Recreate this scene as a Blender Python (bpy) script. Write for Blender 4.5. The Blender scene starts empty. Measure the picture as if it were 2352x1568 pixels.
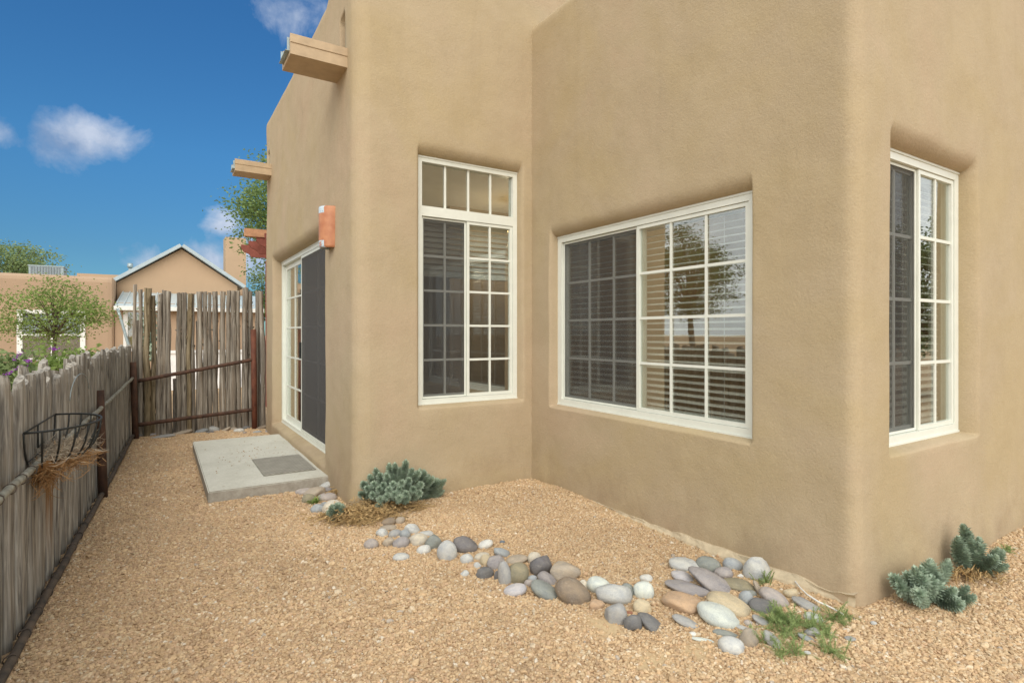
import bpy, bmesh, math, random
import numpy as np
from mathutils import Vector, Matrix, noise
R = math.radians
random.seed(7); rng = np.random.default_rng(11)
SC = bpy.context.scene; COL = SC.collection

# ------------------------------------------------------------------ camera
EYE = 1.30
FOC = 1287.0                       # focal length in pixels of a 2352 px wide picture
RT = Vector((.846, -.533, 0)); FW = Vector((.533, .846, 0))
cam = bpy.data.cameras.new('camera'); camo = bpy.data.objects.new('camera', cam); COL.objects.link(camo)
cam.sensor_width = 36; cam.lens = 36*FOC/2352; cam.shift_y = -19/2352
cam.clip_start = .05; cam.clip_end = 800
camo.location = (0, 0, EYE); camo.rotation_euler = (R(90), 0, -math.atan2(.533, .846))
SC.camera = camo

# ------------------------------------------------------------------ light
SUN_EL, SUN_AZ = R(38), math.atan2(-.50, -.86)      # azimuth of the direction TOWARDS the sun, x = sin, y = cos
SC.view_settings.view_transform = 'Standard'; SC.view_settings.look = 'None'
SC.view_settings.exposure = 0.68; SC.view_settings.gamma = 1
sun = bpy.data.lights.new('sun', 'SUN'); sun.energy = 1.6; sun.angle = R(55); sun.color = (1, .925, .83)
suno = bpy.data.objects.new('sun', sun); COL.objects.link(suno)
sd = Vector((math.sin(SUN_AZ)*math.cos(SUN_EL), math.cos(SUN_AZ)*math.cos(SUN_EL), math.sin(SUN_EL)))
suno.rotation_euler = sd.to_track_quat('Z', 'Y').to_euler()
suno.location = sd*30

def cam_dir(px, py):               # direction through a point of a 2352 px wide picture
    return (RT*((px-1176)/FOC) + FW + Vector((0, 0, (765-py)/FOC))).normalized()

W = bpy.data.worlds.new('World'); SC.world = W; W.use_nodes = True
nt = W.node_tree; nt.nodes.clear()
def N(tree, typ, **kw):
    n = tree.nodes.new(typ)
    for k, v in kw.items():
        if k.startswith('i_'): n.inputs[k[2:].replace('_', ' ')].default_value = v
        else: setattr(n, k, v)
    return n
def math_(tree, op, a, b=None, clamp=False):
    n = tree.nodes.new('ShaderNodeMath'); n.operation = op; n.use_clamp = clamp
    for i, v in enumerate((a, b)):
        if v is None: continue
        if isinstance(v, (int, float)): n.inputs[i].default_value = v
        else: tree.links.new(v, n.inputs[i])
    return n.outputs[0]
def dot_(tree, a, vec):
    n = tree.nodes.new('ShaderNodeVectorMath'); n.operation = 'DOT_PRODUCT'
    tree.links.new(a, n.inputs[0]); n.inputs[1].default_value = vec
    return n.outputs['Value']
def mix_(tree, fac, a, b, blend='MIX'):
    n = tree.nodes.new('ShaderNodeMix'); n.data_type = 'RGBA'; n.blend_type = blend
    for i, v in ((0, fac), (6, a), (7, b)):
        if isinstance(v, (int, float)): n.inputs[i].default_value = v
        elif isinstance(v, tuple): n.inputs[i].default_value = (*v, 1) if len(v) == 3 else v
        else: tree.links.new(v, n.inputs[i])
    return n.outputs[2]
def ramp_(tree, fac, stops):
    n = tree.nodes.new('ShaderNodeValToRGB'); tree.links.new(fac, n.inputs[0])
    cr = n.color_ramp
    while len(cr.elements) < len(stops): cr.elements.new(.5)
    for e, (p, c) in zip(cr.elements, stops):
        e.position = p; e.color = (*c, 1) if isinstance(c, tuple) else (c, c, c, 1)
    return n.outputs[0]
def noise_(tree, vec, scale, detail=4, rough=.5, dist=0):
    n = N(tree, 'ShaderNodeTexNoise'); n.inputs['Scale'].default_value = scale
    n.inputs['Detail'].default_value = detail; n.inputs['Roughness'].default_value = rough
    n.inputs['Distortion'].default_value = dist
    if vec is not None: tree.links.new(vec, n.inputs['Vector'])
    return n.outputs[0]

SKY_K = .075
sky = N(nt, 'ShaderNodeTexSky', sky_type='NISHITA', sun_disc=False, sun_elevation=SUN_EL, sun_rotation=SUN_AZ, altitude=1600,
        air_density=1.0, dust_density=.25, ozone_density=1.5)
tc = N(nt, 'ShaderNodeTexCoord'); D = tc.outputs['Generated']
sepd = nt.nodes.new('ShaderNodeSeparateXYZ'); nt.links.new(D, sepd.inputs[0])
tint = ramp_(nt, sepd.outputs[2], [(.0, (.24, .42, .49)), (.12, (.26, .49, .60)), (.27, (.31, .70, .90)), (.5, (.31, .78, 1.1)), (.8, (.36, .86, 1.2))])
skyc = mix_(nt, 1, sky.outputs[0], tint, 'MULTIPLY')
# clouds: (centre px, centre py, half width px, half height px, strength)
CL = [(205, 305, 138, 76, 1.0), (255, 300, 60, 60, .3), (-10, 298, 62, 40, .72), (655, 14, 120, 62, .62), (735, 60, 70, 50, .4), (485, 620, 75, 66, 1.0),
      (335, 612, 90, 44, .62), (515, 512, 34, 28, .5), (560, 600, 70, 60, .9)]
cover = None
for (cx, cy, hw, hh, k) in CL:
    c = cam_dir(cx, cy)
    r = c.cross(Vector((0, 0, 1))).normalized(); u = r.cross(c)
    ca = (c.dot(FW))**2             # pixels per radian grow away from the picture's centre
    x = math_(nt, 'MULTIPLY', dot_(nt, D, r), FOC/hw/ca**.9); y = math_(nt, 'MULTIPLY', dot_(nt, D, u), FOC/hh/ca**.5)
    q = math_(nt, 'SQRT', math_(nt, 'ADD', math_(nt, 'MULTIPLY', x, x), math_(nt, 'MULTIPLY', y, y)))
    m = math_(nt, 'MULTIPLY', math_(nt, 'SUBTRACT', 1.15, q), k, False)
    m = math_(nt, 'MULTIPLY', m, math_(nt, 'GREATER_THAN', dot_(nt, D, c), .5))
    cover = m if cover is None else math_(nt, 'MAXIMUM', cover, m)
n1 = noise_(nt, D, 9, 9, .62, .3)
cov = math_(nt, 'ADD', cover, math_(nt, 'MULTIPLY', math_(nt, 'SUBTRACT', n1, .5), 2.8))
# broken pale cloud over the rest of the sky
away = math_(nt, 'SUBTRACT', .64, dot_(nt, D, (FW*.99 - RT*.10).normalized()))
n2 = noise_(nt, D, 2.4, 7, .58, .4)
gen = math_(nt, 'ADD', math_(nt, 'MULTIPLY', away, 3.0), math_(nt, 'MULTIPLY', math_(nt, 'SUBTRACT', n2, .52), 2.4))
gen = math_(nt, 'MINIMUM', gen, math_(nt, 'MULTIPLY', away, 9.0))
alpha = ramp_(nt, cov, [(.12, 0.0), (.85, .86)])
alpha2 = ramp_(nt, gen, [(.08, 0.0), (.6, .88)])
alph = math_(nt, 'MAXIMUM', alpha, alpha2)
n3 = noise_(nt, D, 13, 8, .6, .2)
K = 1/SKY_K
ccol = ramp_(nt, n3, [(.34, (.16*K, .225*K, .345*K)), (.62, (.40*K, .44*K, .52*K))])
ccol2 = ramp_(nt, n3, [(.30, (.66*K, .69*K, .70*K)), (.62, (.92*K, .94*K, .94*K))])
fin = mix_(nt, alpha2, mix_(nt, alpha, skyc, ccol), ccol2)
bg = N(nt, 'ShaderNodeBackground'); bg.inputs[1].default_value = SKY_K; nt.links.new(fin, bg.inputs[0])
wo = N(nt, 'ShaderNodeOutputWorld'); nt.links.new(bg.outputs[0], wo.inputs[0])

# ------------------------------------------------------------------ materials
def mat(name, rough=.8, spec=.3):
    m = bpy.data.materials.new(name); m.use_nodes = True; t = m.node_tree
    b = t.nodes['Principled BSDF']; b.inputs['Roughness'].default_value = rough
    b.inputs['Specular IOR Level'].default_value = spec
    return m, t, b
def pos(t): return t.nodes.new('ShaderNodeNewGeometry').outputs['Position']
def objc(t): return t.nodes.new('ShaderNodeTexCoord').outputs['Object']
def mapping(t, v, scale=(1, 1, 1), loc=None):
    n = t.nodes.new('ShaderNodeMapping'); n.inputs['Scale'].default_value = scale; t.links.new(v, n.inputs['Vector'])
    if loc is not None: t.links.new(loc, n.inputs['Location'])
    return n.outputs[0]
def bump(t, b, h, strength=.5, dist=.01, prev=None):
    n = t.nodes.new('ShaderNodeBump'); n.inputs['Strength'].default_value = strength; n.inputs['Distance'].default_value = dist
    t.links.new(h, n.inputs['Height'])
    if prev is not None: t.links.new(prev, n.inputs['Normal'])
    t.links.new(n.outputs[0], b.inputs['Normal']); return n.outputs[0]
def objinfo(t): return t.nodes.new('ShaderNodeObjectInfo')

def flat(name, col, rough=.7, spec=.3, metal=0, var=.12, sc=6, bmp=0):
    m, t, b = mat(name, rough, spec); b.inputs['Metallic'].default_value = metal
    n = noise_(t, pos(t), sc, 5, .6)
    c = ramp_(t, n, [(.3, tuple(x*(1-var) for x in col)), (.7, tuple(min(1, x*(1+var)) for x in col))])
    t.links.new(c, b.inputs['Base Color'])
    if bmp: bump(t, b, noise_(t, pos(t), 180, 4, .6), bmp, .004)
    return m

def stucco(name, c0, c1, c2):
    m, t, b = mat(name, .95, .15); P = pos(t)
    big = noise_(t, P, .9, 5, .6, .6); mid = noise_(t, P, 3.3, 6, .65, .3); fine = noise_(t, P, 140, 3, .6)
    c = ramp_(t, big, [(.34, c0), (.5, c1), (.66, c2)])
    c = mix_(t, .24, c, mix_(t, 1, c, ramp_(t, mid, [(.38, (.86, .83, .78)), (.6, (1.08, 1.08, 1.08))]), 'MULTIPLY'))
    c = mix_(t, 1, c, ramp_(t, fine, [(.3, .88), (.7, 1.0)]), 'MULTIPLY')
    # water and splash stains: runs down from the top, soil splash by the ground
    st = noise_(t, mapping(t, P, (7, 7, .55)), 1.0, 6, .6)
    sep = t.nodes.new('ShaderNodeSeparateXYZ'); t.links.new(P, sep.inputs[0])
    run = math_(t, 'MULTIPLY', ramp_(t, st, [(.52, 0.0), (.75, 1.0)]), ramp_(t, math_(t, 'DIVIDE', sep.outputs[2], 4.0), [(.2, .25), (.9, .9)]))
    c = mix_(t, math_(t, 'MULTIPLY', run, .16), c, (.55*c1[0], .52*c1[1], .48*c1[2]))
    sp = math_(t, 'ADD', math_(t, 'MULTIPLY', sep.outputs[2], 1.5), math_(t, 'MULTIPLY', mid, 1.2))
    c = mix_(t, ramp_(t, sp, [(.50, .45), (1.25, 0.0)]), c, (.28, .20, .13))
    t.links.new(c, b.inputs['Base Color'])
    p = bump(t, b, noise_(t, P, 4.5, 4, .5), .35, .03)
    n2_ = bump(t, b, noise_(t, P, 75, 5, .68), .55, .006, p)
    return m
M = {}
M['stucco'] = stucco('tan_stucco', (.462, .368, .222), (.468, .376, .246), (.485, .376, .252))
M['stucco_far'] = flat('orange_tan_stucco', (.41, .295, .20), .95, .1, var=.07, sc=1.2, bmp=.2)
M['stucco_far2'] = flat('peach_stucco', (.46, .33, .215), .95, .1, var=.05, sc=1.0, bmp=.2)
M['vinyl'] = flat('off_white_vinyl', (.72, .74, .66), .4, .4, var=.04, sc=9)
M['white_paint'] = flat('white_paint', (.78, .78, .74), .6, .3, var=.05)
M['slat'] = flat('blind_slat', (.74, .72, .66), .45, .4, var=.03)
M['canale'] = flat('tan_painted_wood', (.47, .355, .225), .6, .3, var=.12, sc=12, bmp=.15)
M['metal_roof'] = flat('blue_grey_metal', (.52, .60, .62), .4, .5, metal=.3, var=.06)
M['galv'] = flat('galvanised_metal', (.33, .40, .41), .45, .5, metal=.5, var=.15, sc=20)
M['fascia'] = flat('blue_grey_fascia', (.42, .50, .53), .6, .3, var=.06)
M['pergola'] = flat('red_brown_wood', (.26, .085, .06), .7, .2, var=.2, sc=15)
M['pergola_end'] = flat('weathered_orange_wood', (.50, .27, .15), .8, .2, var=.2, sc=15)
M['dark_metal'] = flat('black_wire', (.018, .02, .018), .5, .4, var=.3, sc=40)
M['indoor'] = flat('indoor_wall', (.36, .30, .23), .9, .1, var=.05)
M['indoor_floor'] = flat('indoor_floor', (.16, .10, .065), .5, .3, var=.2)
M['vent_dark'] = flat('dark_recess', (.03, .028, .026), .9, .1)
M['cable'] = flat('white_cable', (.74, .72, .66), .5, .4)
M['purple'] = flat('purple_petals', (.30, .045, .42), .7, .2, var=.3, sc=40)

def rust(name, a, c):
    m, t, b = mat(name, .75, .3); P = pos(t)
    n = noise_(t, mapping(t, P, (1, 1, .5)), 14, 7, .65)
    t.links.new(ramp_(t, n, [(.35, a), (.62, c)]), b.inputs['Base Color'])
    bump(t, b, noise_(t, P, 160, 4, .6), .4, .002); return m
M['rust'] = rust('rusty_post_steel', (.045, .026, .018), (.105, .052, .032))
M['rail'] = rust('dark_rail_steel', (.05, .045, .04), (.13, .10, .075))
M['rail_pale'] = rust('pale_grey_rail', (.15, .14, .11), (.34, .33, .27))
M['rust_red'] = rust('red_rusty_steel', (.085, .032, .02), (.17, .062, .035))

def glass():
    m = bpy.data.materials.new('window_glass'); m.use_nodes = True; t = m.node_tree; t.nodes.clear()
    gg = t.nodes.new('ShaderNodeNewGeometry'); dp = t.nodes.new('ShaderNodeVectorMath'); dp.operation = 'DOT_PRODUCT'
    t.links.new(gg.outputs['Normal'], dp.inputs[0]); t.links.new(gg.outputs['Incoming'], dp.inputs[1])
    cs = math_(t, 'SUBTRACT', 1.0, math_(t, 'ABSOLUTE', dp.outputs['Value']), True)
    k = math_(t, 'ADD', math_(t, 'MULTIPLY', math_(t, 'POWER', cs, 4.0), .8), .19, True)   # Schlick's rule, coated glass
    tr = N(t, 'ShaderNodeBsdfTransparent'); tr.inputs[0].default_value = (.90, .92, .90, 1)
    gl = N(t, 'ShaderNodeBsdfGlossy'); gl.inputs['Roughness'].default_value = .0
    gl.inputs['Color'].default_value = (.95, .97, .95, 1)
    bn = N(t, 'ShaderNodeBump'); bn.inputs['Strength'].default_value = .05; bn.inputs['Distance'].default_value = .01
    t.links.new(noise_(t, pos(t), 2.2, 2, .5), bn.inputs['Height']); t.links.new(bn.outputs[0], gl.inputs['Normal'])
    mx = N(t, 'ShaderNodeMixShader'); t.links.new(k, mx.inputs[0]); t.links.new(tr.outputs[0], mx.inputs[1]); t.links.new(gl.outputs[0], mx.inputs[2])
    o = N(t, 'ShaderNodeOutputMaterial'); t.links.new(mx.outputs[0], o.inputs[0]); return m
M['glass'] = glass()
def screen(name, col, k):
    m = bpy.data.materials.new(name); m.use_nodes = True; t = m.node_tree; t.nodes.clear()
    tr = N(t, 'ShaderNodeBsdfTransparent'); d = N(t, 'ShaderNodeBsdfDiffuse'); d.inputs[0].default_value = (*col, 1)
    mx = N(t, 'ShaderNodeMixShader'); mx.inputs[0].default_value = k
    t.links.new(tr.outputs[0], mx.inputs[1]); t.links.new(d.outputs[0], mx.inputs[2])
    o = N(t, 'ShaderNodeOutputMaterial'); t.links.new(mx.outputs[0], o.inputs[0]); return m
M['screen'] = screen('insect_screen', (.075, .075, .075), .34)
M['screen_dense'] = screen('dense_insect_screen', (.125, .12, .115), .64)

def emit(name, col, s):
    m = bpy.data.materials.new(name); m.use_nodes = True; t = m.node_tree; t.nodes.clear()
    e = N(t, 'ShaderNodeEmission'); e.inputs[0].default_value = (*col, 1); e.inputs[1].default_value = s
    o = N(t, 'ShaderNodeOutputMaterial'); t.links.new(e.outputs[0], o.inputs[0]); return m
M['bulb'] = emit('warm_lamp_glow', (1, .62, .25), 4)

def wood(name, dark, mid, light, warm, gs=1.0, stain=None):
    m, t, b = mat(name, .92, .12); oi = objinfo(t)
    comb = t.nodes.new('ShaderNodeCombineXYZ')
    for i, k in enumerate((31, 17, 53)): t.links.new(math_(t, 'MULTIPLY', oi.outputs['Random'], k), comb.inputs[i])
    V = mapping(t, objc(t), (1, 1, 1), comb.outputs[0])
    st = mapping(t, V, (60*gs, 60*gs, 3.2))
    g = noise_(t, st, 1.0, 6, .62, .8)
    g2 = noise_(t, mapping(t, V, (18, 18, 2.2)), 1.0, 5, .6, 1.2)
    c = ramp_(t, g, [(.32, dark), (.5, mid), (.70, light)])
    c = mix_(t, ramp_(t, g2, [(.50, 0.0), (.74, .6)]), c, warm)
    vo = t.nodes.new('ShaderNodeTexVoronoi'); vo.inputs['Scale'].default_value = 1
    t.links.new(mapping(t, V, (9, 9, 3.4)), vo.inputs['Vector'])
    c = mix_(t, ramp_(t, vo.outputs['Distance'], [(.05, .85), (.13, 0.0)]), c, tuple(x*.45 for x in dark))
    if stain:      # rusty run-off that starts at mid height and thins out downwards
        sz = t.nodes.new('ShaderNodeSeparateXYZ'); t.links.new(objc(t), sz.inputs[0])
        run = noise_(t, mapping(t, V, (26, 26, 1.1)), 1.0, 4, .6, .5)
        hk = ramp_(t, sz.outputs[2], [(.12, 0.0), (.40, .75), (.56, 1.0), (.60, 0.0)])
        c = mix_(t, math_(t, 'MULTIPLY', hk, ramp_(t, run, [(.36, 0.0), (.52, .95)])), c, stain)
    c = mix_(t, 1, c, ramp_(t, oi.outputs['Random'], [(0, .78), (1, 1.14)]), 'MULTIPLY')
    t.links.new(c, b.inputs['Base Color'])
    bump(t, b, g, .7, .006); return m
M['picket'] = wood('weathered_grey_planks', (.105, .095, .082), (.285, .265, .23), (.50, .475, .415), (.27, .225, .165))
M['pole'] = wood('weathered_grey_poles', (.07, .056, .045), (.235, .205, .165), (.47, .43, .36), (.25, .185, .12), .6)
M['bark'] = wood('shaggy_bark', (.07, .055, .035), (.24, .19, .115), (.44, .37, .26), (.20, .14, .07), .5)
M['stain'] = wood('stained_planks', (.105, .095, .082), (.285, .265, .23), (.50, .475, .415), (.27, .225, .165), 1.0, (.20, .095, .025))
M['trunk'] = flat('tree_bark', (.12, .09, .065), .95, .1, var=.3, sc=12)

def stone_mat():
    m, t, b = mat('river_stone', .72, .28); oi = objinfo(t)
    comb = t.nodes.new('ShaderNodeCombineXYZ')
    for i, k in enumerate((23, 41, 11)): t.links.new(math_(t, 'MULTIPLY', oi.outputs['Random'], k), comb.inputs[i])
    V = mapping(t, objc(t), (1, 1, 1), comb.outputs[0])
    a = noise_(t, V, 1.6, 6, .6, .5); f = noise_(t, V, 26, 4, .7)
    c = mix_(t, 1, oi.outputs['Color'], ramp_(t, a, [(.3, (.76, .77, .80)), (.7, (1.12, 1.08, 1.0))]), 'MULTIPLY')
    c = mix_(t, 1, c, ramp_(t, f, [(.32, .72), (.55, 1.03)]), 'MULTIPLY')
    w = noise_(t, mapping(t, V, (1.2, 5, 5)), 1.0, 3, .5, 1.4)
    c = mix_(t, ramp_(t, w, [(.60, 0.0), (.70, .22)]), c, (.62, .58, .50))
    t.links.new(c, b.inputs['Base Color']); bump(t, b, noise_(t, V, 9, 7, .68), .35, .05); return m
M['stone'] = stone_mat()

def leafmat(name, a, c, tr=.25, rough=.6, sc=7):
    m, t, b = mat(name, rough, .25)
    n = noise_(t, pos(t), sc, 4, .6)
    col = ramp_(t, n, [(.34, a), (.66, c)])
    g = t.nodes.new('ShaderNodeNewGeometry')
    col = mix_(t, 1, col, ramp_(t, g.outputs['Random Per Island'], [(0, .70), (1, 1.25)]), 'MULTIPLY')
    t.links.new(col, b.inputs['Base Color'])
    tl = N(t, 'ShaderNodeBsdfTranslucent'); t.links.new(col, tl.inputs[0])
    mx = N(t, 'ShaderNodeMixShader'); mx.inputs[0].default_value = tr
    o = t.nodes['Material Output']
    t.links.new(b.outputs[0], mx.inputs[1]); t.links.new(tl.outputs[0], mx.inputs[2]); t.links.new(mx.outputs[0], o.inputs[0]); return m
M['locust'] = leafmat('bright_green_leaves', (.15, .23, .05), (.33, .43, .13), .4)
M['leaf_dark'] = leafmat('mid_green_leaves', (.07, .13, .045), (.16, .24, .08), .3)
M['leaf_mid'] = leafmat('fresh_green_leaves', (.12, .20, .06), (.26, .36, .13), .35)
M['leaf_pale'] = leafmat('pale_green_leaves', (.17, .24, .09), (.30, .38, .16), .35)
M['spurge'] = leafmat('blue_green_leaves', (.31, .40, .30), (.50, .60, .47), .22, .65, 14)
M['weed'] = leafmat('feathery_green_leaves', (.24, .33, .12), (.38, .47, .20), .35, .7, 20)
M['straw'] = leafmat('dry_straw', (.34, .22, .10), (.58, .42, .20), .15, .9, 25)
M['coco'] = leafmat('coconut_fibre', (.30, .15, .055), (.46, .30, .15), .1, .95, 14)
M['coco_grey'] = leafmat('grey_coconut_fibre', (.33, .27, .20), (.50, .42, .31), .1, .95, 14)

def ground_mat():
    m, t, b = mat('tan_gravel_ground', .95, .1); P = pos(t)
    vo = t.nodes.new('ShaderNodeTexVoronoi'); vo.inputs['Scale'].default_value = 75; t.links.new(P, vo.inputs['Vector'])
    n = noise_(t, P, 2.2, 6, .6)
    c = ramp_(t, vo.outputs['Color'], [(.1, (.33, .21, .12)), (.5, (.50, .345, .20)), (.9, (.62, .46, .30))])
    at = t.nodes.new('ShaderNodeAttribute'); at.attribute_name = 'sand'
    sand = ramp_(t, noise_(t, P, 60, 5, .7), [(.3, (.46, .34, .19)), (.7, (.60, .46, .28))])
    c = mix_(t, at.outputs['Fac'], c, sand)
    c = mix_(t, 1, c, ramp_(t, n, [(.3, .86), (.7, 1.06)]), 'MULTIPLY')
    t.links.new(c, b.inputs['Base Color'])
    h = math_(t, 'MULTIPLY', vo.outputs['Distance'], math_(t, 'SUBTRACT', 1.0, at.outputs['Fac']))
    p = bump(t, b, h, .8, .012); bump(t, b, noise_(t, P, 150, 4, .7), .5, .003, p); return m
M['ground'] = ground_mat()
def gravel_mat():
    m, t, b = mat('gravel_stones', .85, .2)
    at = t.nodes.new('ShaderNodeAttribute'); at.attribute_type = 'INSTANCER'; at.attribute_name = 'gcol'
    n = noise_(t, pos(t), 90, 3, .6)
    c = mix_(t, 1, at.outputs['Color'], ramp_(t, n, [(.3, .82), (.7, 1.1)]), 'MULTIPLY')
    t.links.new(c, b.inputs['Base Color']); return m
M['gravel'] = gravel_mat()
def concrete():
    m, t, b = mat('pale_concrete', .9, .2); P = pos(t)
    n = noise_(t, P, 3, 7, .65); f = noise_(t, P, 60, 4, .7); s = noise_(t, P, 22, 3, .5)
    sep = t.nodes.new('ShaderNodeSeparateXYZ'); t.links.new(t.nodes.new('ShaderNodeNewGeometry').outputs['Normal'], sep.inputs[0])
    c = ramp_(t, n, [(.3, (.50, .49, .41)), (.7, (.62, .61, .53))])
    c = mix_(t, 1, c, ramp_(t, f, [(.25, .84), (.6, 1.03)]), 'MULTIPLY')
    c = mix_(t, ramp_(t, s, [(.70, 0.0), (.74, .7)]), c, (.34, .27, .16))
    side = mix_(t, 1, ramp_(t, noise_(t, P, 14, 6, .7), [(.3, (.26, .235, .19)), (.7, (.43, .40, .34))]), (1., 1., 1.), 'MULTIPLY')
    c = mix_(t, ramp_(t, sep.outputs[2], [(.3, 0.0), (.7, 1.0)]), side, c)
    t.links.new(c, b.inputs['Base Color']); bump(t, b, f, .3, .003); return m
M['concrete'] = concrete()
def matmat():
    m, t, b = mat('grey_woven_mat', .95, .1); P = pos(t)
    ch = t.nodes.new('ShaderNodeTexChecker'); ch.inputs['Scale'].default_value = 42; t.links.new(P, ch.inputs['Vector'])
    c = mix_(t, ch.outputs['Fac'], (.235, .225, .185), (.36, .34, .29))
    c = mix_(t, 1, c, ramp_(t, noise_(t, P, 9, 4, .6), [(.3, .85), (.7, 1.1)]), 'MULTIPLY')
    t.links.new(c, b.inputs['Base Color']); bump(t, b, ch.outputs['Fac'], .6, .003); return m
M['mat'] = matmat()
def terracotta():
    m, t, b = mat('painted_terracotta', .45, .4); V = objc(t)
    n = noise_(t, V, 9, 4, .5, 1.0)
    base = ramp_(t, noise_(t, V, 14, 4, .5), [(.3, (.40, .15, .07)), (.7, (.54, .25, .125))])
    sep = t.nodes.new('ShaderNodeSeparateXYZ'); t.links.new(V, sep.inputs[0])
    az = math_(t, 'ABSOLUTE', sep.outputs[2])
    # blue and white flower painting near both ends, towards the yard's far side
    band = math_(t, 'MULTIPLY', math_(t, 'GREATER_THAN', az, .112), math_(t, 'GREATER_THAN', sep.outputs[1], -.058))
    dots = ramp_(t, noise_(t, V, 40, 3, .5, 2.5), [(.46, (.58, .66, .70)), (.52, (.16, .30, .42)), (.60, (.62, .70, .72))])
    k = math_(t, 'MULTIPLY', band, ramp_(t, n, [(.36, 0.0), (.42, 1.0)]))
    t.links.new(mix_(t, k, base, dots), b.inputs['Base Color']); return m
M['terracotta'] = terracotta()

# ------------------------------------------------------------------ mesh helpers
WL = {}                                              # world location of every parent
def tag(o, label=None, cat=None, group=None, kind=None):
    if label: o['label'] = label
    if cat: o['category'] = cat
    if group: o['group'] = group
    if kind: o['kind'] = kind
    return o
def thing(name, loc, label=None, cat=None, group=None):
    o = bpy.data.objects.new(name, None); COL.objects.link(o); o.location = loc; o.empty_display_size = .1
    WL[o.name] = Vector(loc); return tag(o, label, cat, group)
def link(name, me, parent=None, loc=(0, 0, 0)):
    o = bpy.data.objects.new(name, me); COL.objects.link(o); loc = Vector(loc)
    if parent is not None:
        o.parent = parent; o.location = loc - WL[parent.name]
    else: o.location = loc
    WL[o.name] = loc
    return o
def mesh(name, verts, faces, m, parent=None, smooth=False, origin=None, kind=None):
    v = np.asarray(verts, dtype=float)
    og = np.array(origin, dtype=float) if origin is not None else (v.min(0)+v.max(0))/2
    if origin is None: og[2] = v[:, 2].min()
    me = bpy.data.meshes.new(name); me.from_pydata((v-og).tolist(), [], faces)
    if isinstance(m, (list, tuple)):
        for k in m: me.materials.append(k)
    else: me.materials.append(m)
    if smooth: me.polygons.foreach_set('use_smooth', [True]*len(me.polygons))
    o = link(name, me, parent, og)
    if kind: o['kind'] = kind
    return o

class MB:
    def __init__(s): s.v = []; s.f = []
    def add(s, vs, fs):
        n = len(s.v); s.v += [tuple(p) for p in vs]; s.f += [tuple(i+n for i in f) for f in fs]; return s
    def box(s, a, b, c=0):                           # two corners
        x0, y0, z0 = a; x1, y1, z1 = b
        return s.add([(x0, y0, z0), (x1, y0, z0), (x1, y1, z0), (x0, y1, z0), (x0, y0, z1), (x1, y0, z1), (x1, y1, z1), (x0, y1, z1)],
                     [(0, 3, 2, 1), (4, 5, 6, 7), (0, 1, 5, 4), (1, 2, 6, 5), (2, 3, 7, 6), (3, 0, 4, 7)])
    def fbox(s, O, ax, ay, az, u, v, w):             # box in a frame: ranges u, v, w along ax, ay, az
        O = Vector(O); P = lambda i, j, k: O + ax*u[i] + ay*v[j] + az*w[k]
        return s.add([P(0, 0, 0), P(1, 0, 0), P(1, 1, 0), P(0, 1, 0), P(0, 0, 1), P(1, 0, 1), P(1, 1, 1), P(0, 1, 1)],
                     [(0, 3, 2, 1), (4, 5, 6, 7), (0, 1, 5, 4), (1, 2, 6, 5), (2, 3, 7, 6), (3, 0, 4, 7)])
    def tube(s, pts, r, n=8, caps=True):
        pts = [Vector(p) for p in pts]; rs = r if isinstance(r, (list, tuple)) else [r]*len(pts)
        vs = []; fs = []; prev = None
        for i, p in enumerate(pts):
            t = (pts[min(i+1, len(pts)-1)] - pts[max(i-1, 0)]).normalized()
            up = Vector((0, 0, 1)) if abs(t.z) < .9 else Vector((1, 0, 0))
            x = t.cross(up).normalized() if prev is None else (prev - t*prev.dot(t)).normalized()
            prev = x; y = t.cross(x)
            for k in range(n):
                a = 2*math.pi*k/n; vs.append(p + (x*math.cos(a) + y*math.sin(a))*rs[i])
        for i in range(len(pts)-1):
            for k in range(n):
                k2 = (k+1) % n; fs.append((i*n+k, i*n+k2, (i+1)*n+k2, (i+1)*n+k))
        if caps: fs.append(tuple(range(n-1, -1, -1))); fs.append(tuple((len(pts)-1)*n+k for k in range(n)))
        return s.add(vs, fs)
    def build(s, name, m, parent=None, smooth=False, kind=None): return mesh(name, s.v, s.f, m, parent, smooth, kind=kind)

def at(fx, fy, z=0.0):
    """the point of height z seen at pixel fx, fy of the 3000 px wide picture (an aid for laying out the yard)"""
    u = (fx/1.27551 - 1176)/FOC; v = (765 - fy/1.27551)/FOC
    t = (z - EYE)/v
    p = RT*(u*t) + FW*t; return Vector((p.x, p.y, z)), t
def view(X, Y, z): p = RT*X + FW*Y; return Vector((p.x, p.y, z))

# ------------------------------------------------------------------ ground
def nz(x, y, s): return noise.noise(Vector((x*s, y*s, 3.7)))
SAND = [(1770, 1835, .13, 1), (1900, 1930, .12, .8), (2050, 1905, .10, .7), (2290, 1760, .16, 1), (2200, 1690, .10, .8), (2400, 1800, .12, .9), (1980, 1560, .06, .7), (2100, 1625, .08, .8)]
SANDP = [(at(x, y)[0], r, k) for x, y, r, k in SAND]
def wall_dist(a, b):      # distance to the wing wall B and wall A
    return min(2.79-a if b < 4.1 else 9, 4.1-b if a > 1.2 else 9)
def gz(a, b):
    h = .012*nz(a, b, .8) + .006*nz(a, b, 3.1)
    d = math.hypot(a-2.45, b-3.6)
    h += .06*max(0, 1-d/1.3)**1.3
    if a < -.35: h += .0
    if a > 3 and b < 1.4: h -= .0
    return h
def sandf(a, b):
    s = 0
    for p, r, k in SANDP:
        d = math.hypot(a-p.x, b-p.y)/r; s = max(s, k*max(0, 1-(d+.5*nz(a, b, 9))))
    d = 2.79-a
    if 0 < d < .2 and 1.3 < b < 4.1: s = max(s, (1-d/.12)*.9)
    return min(1, max(0, s*1.8))
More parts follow.
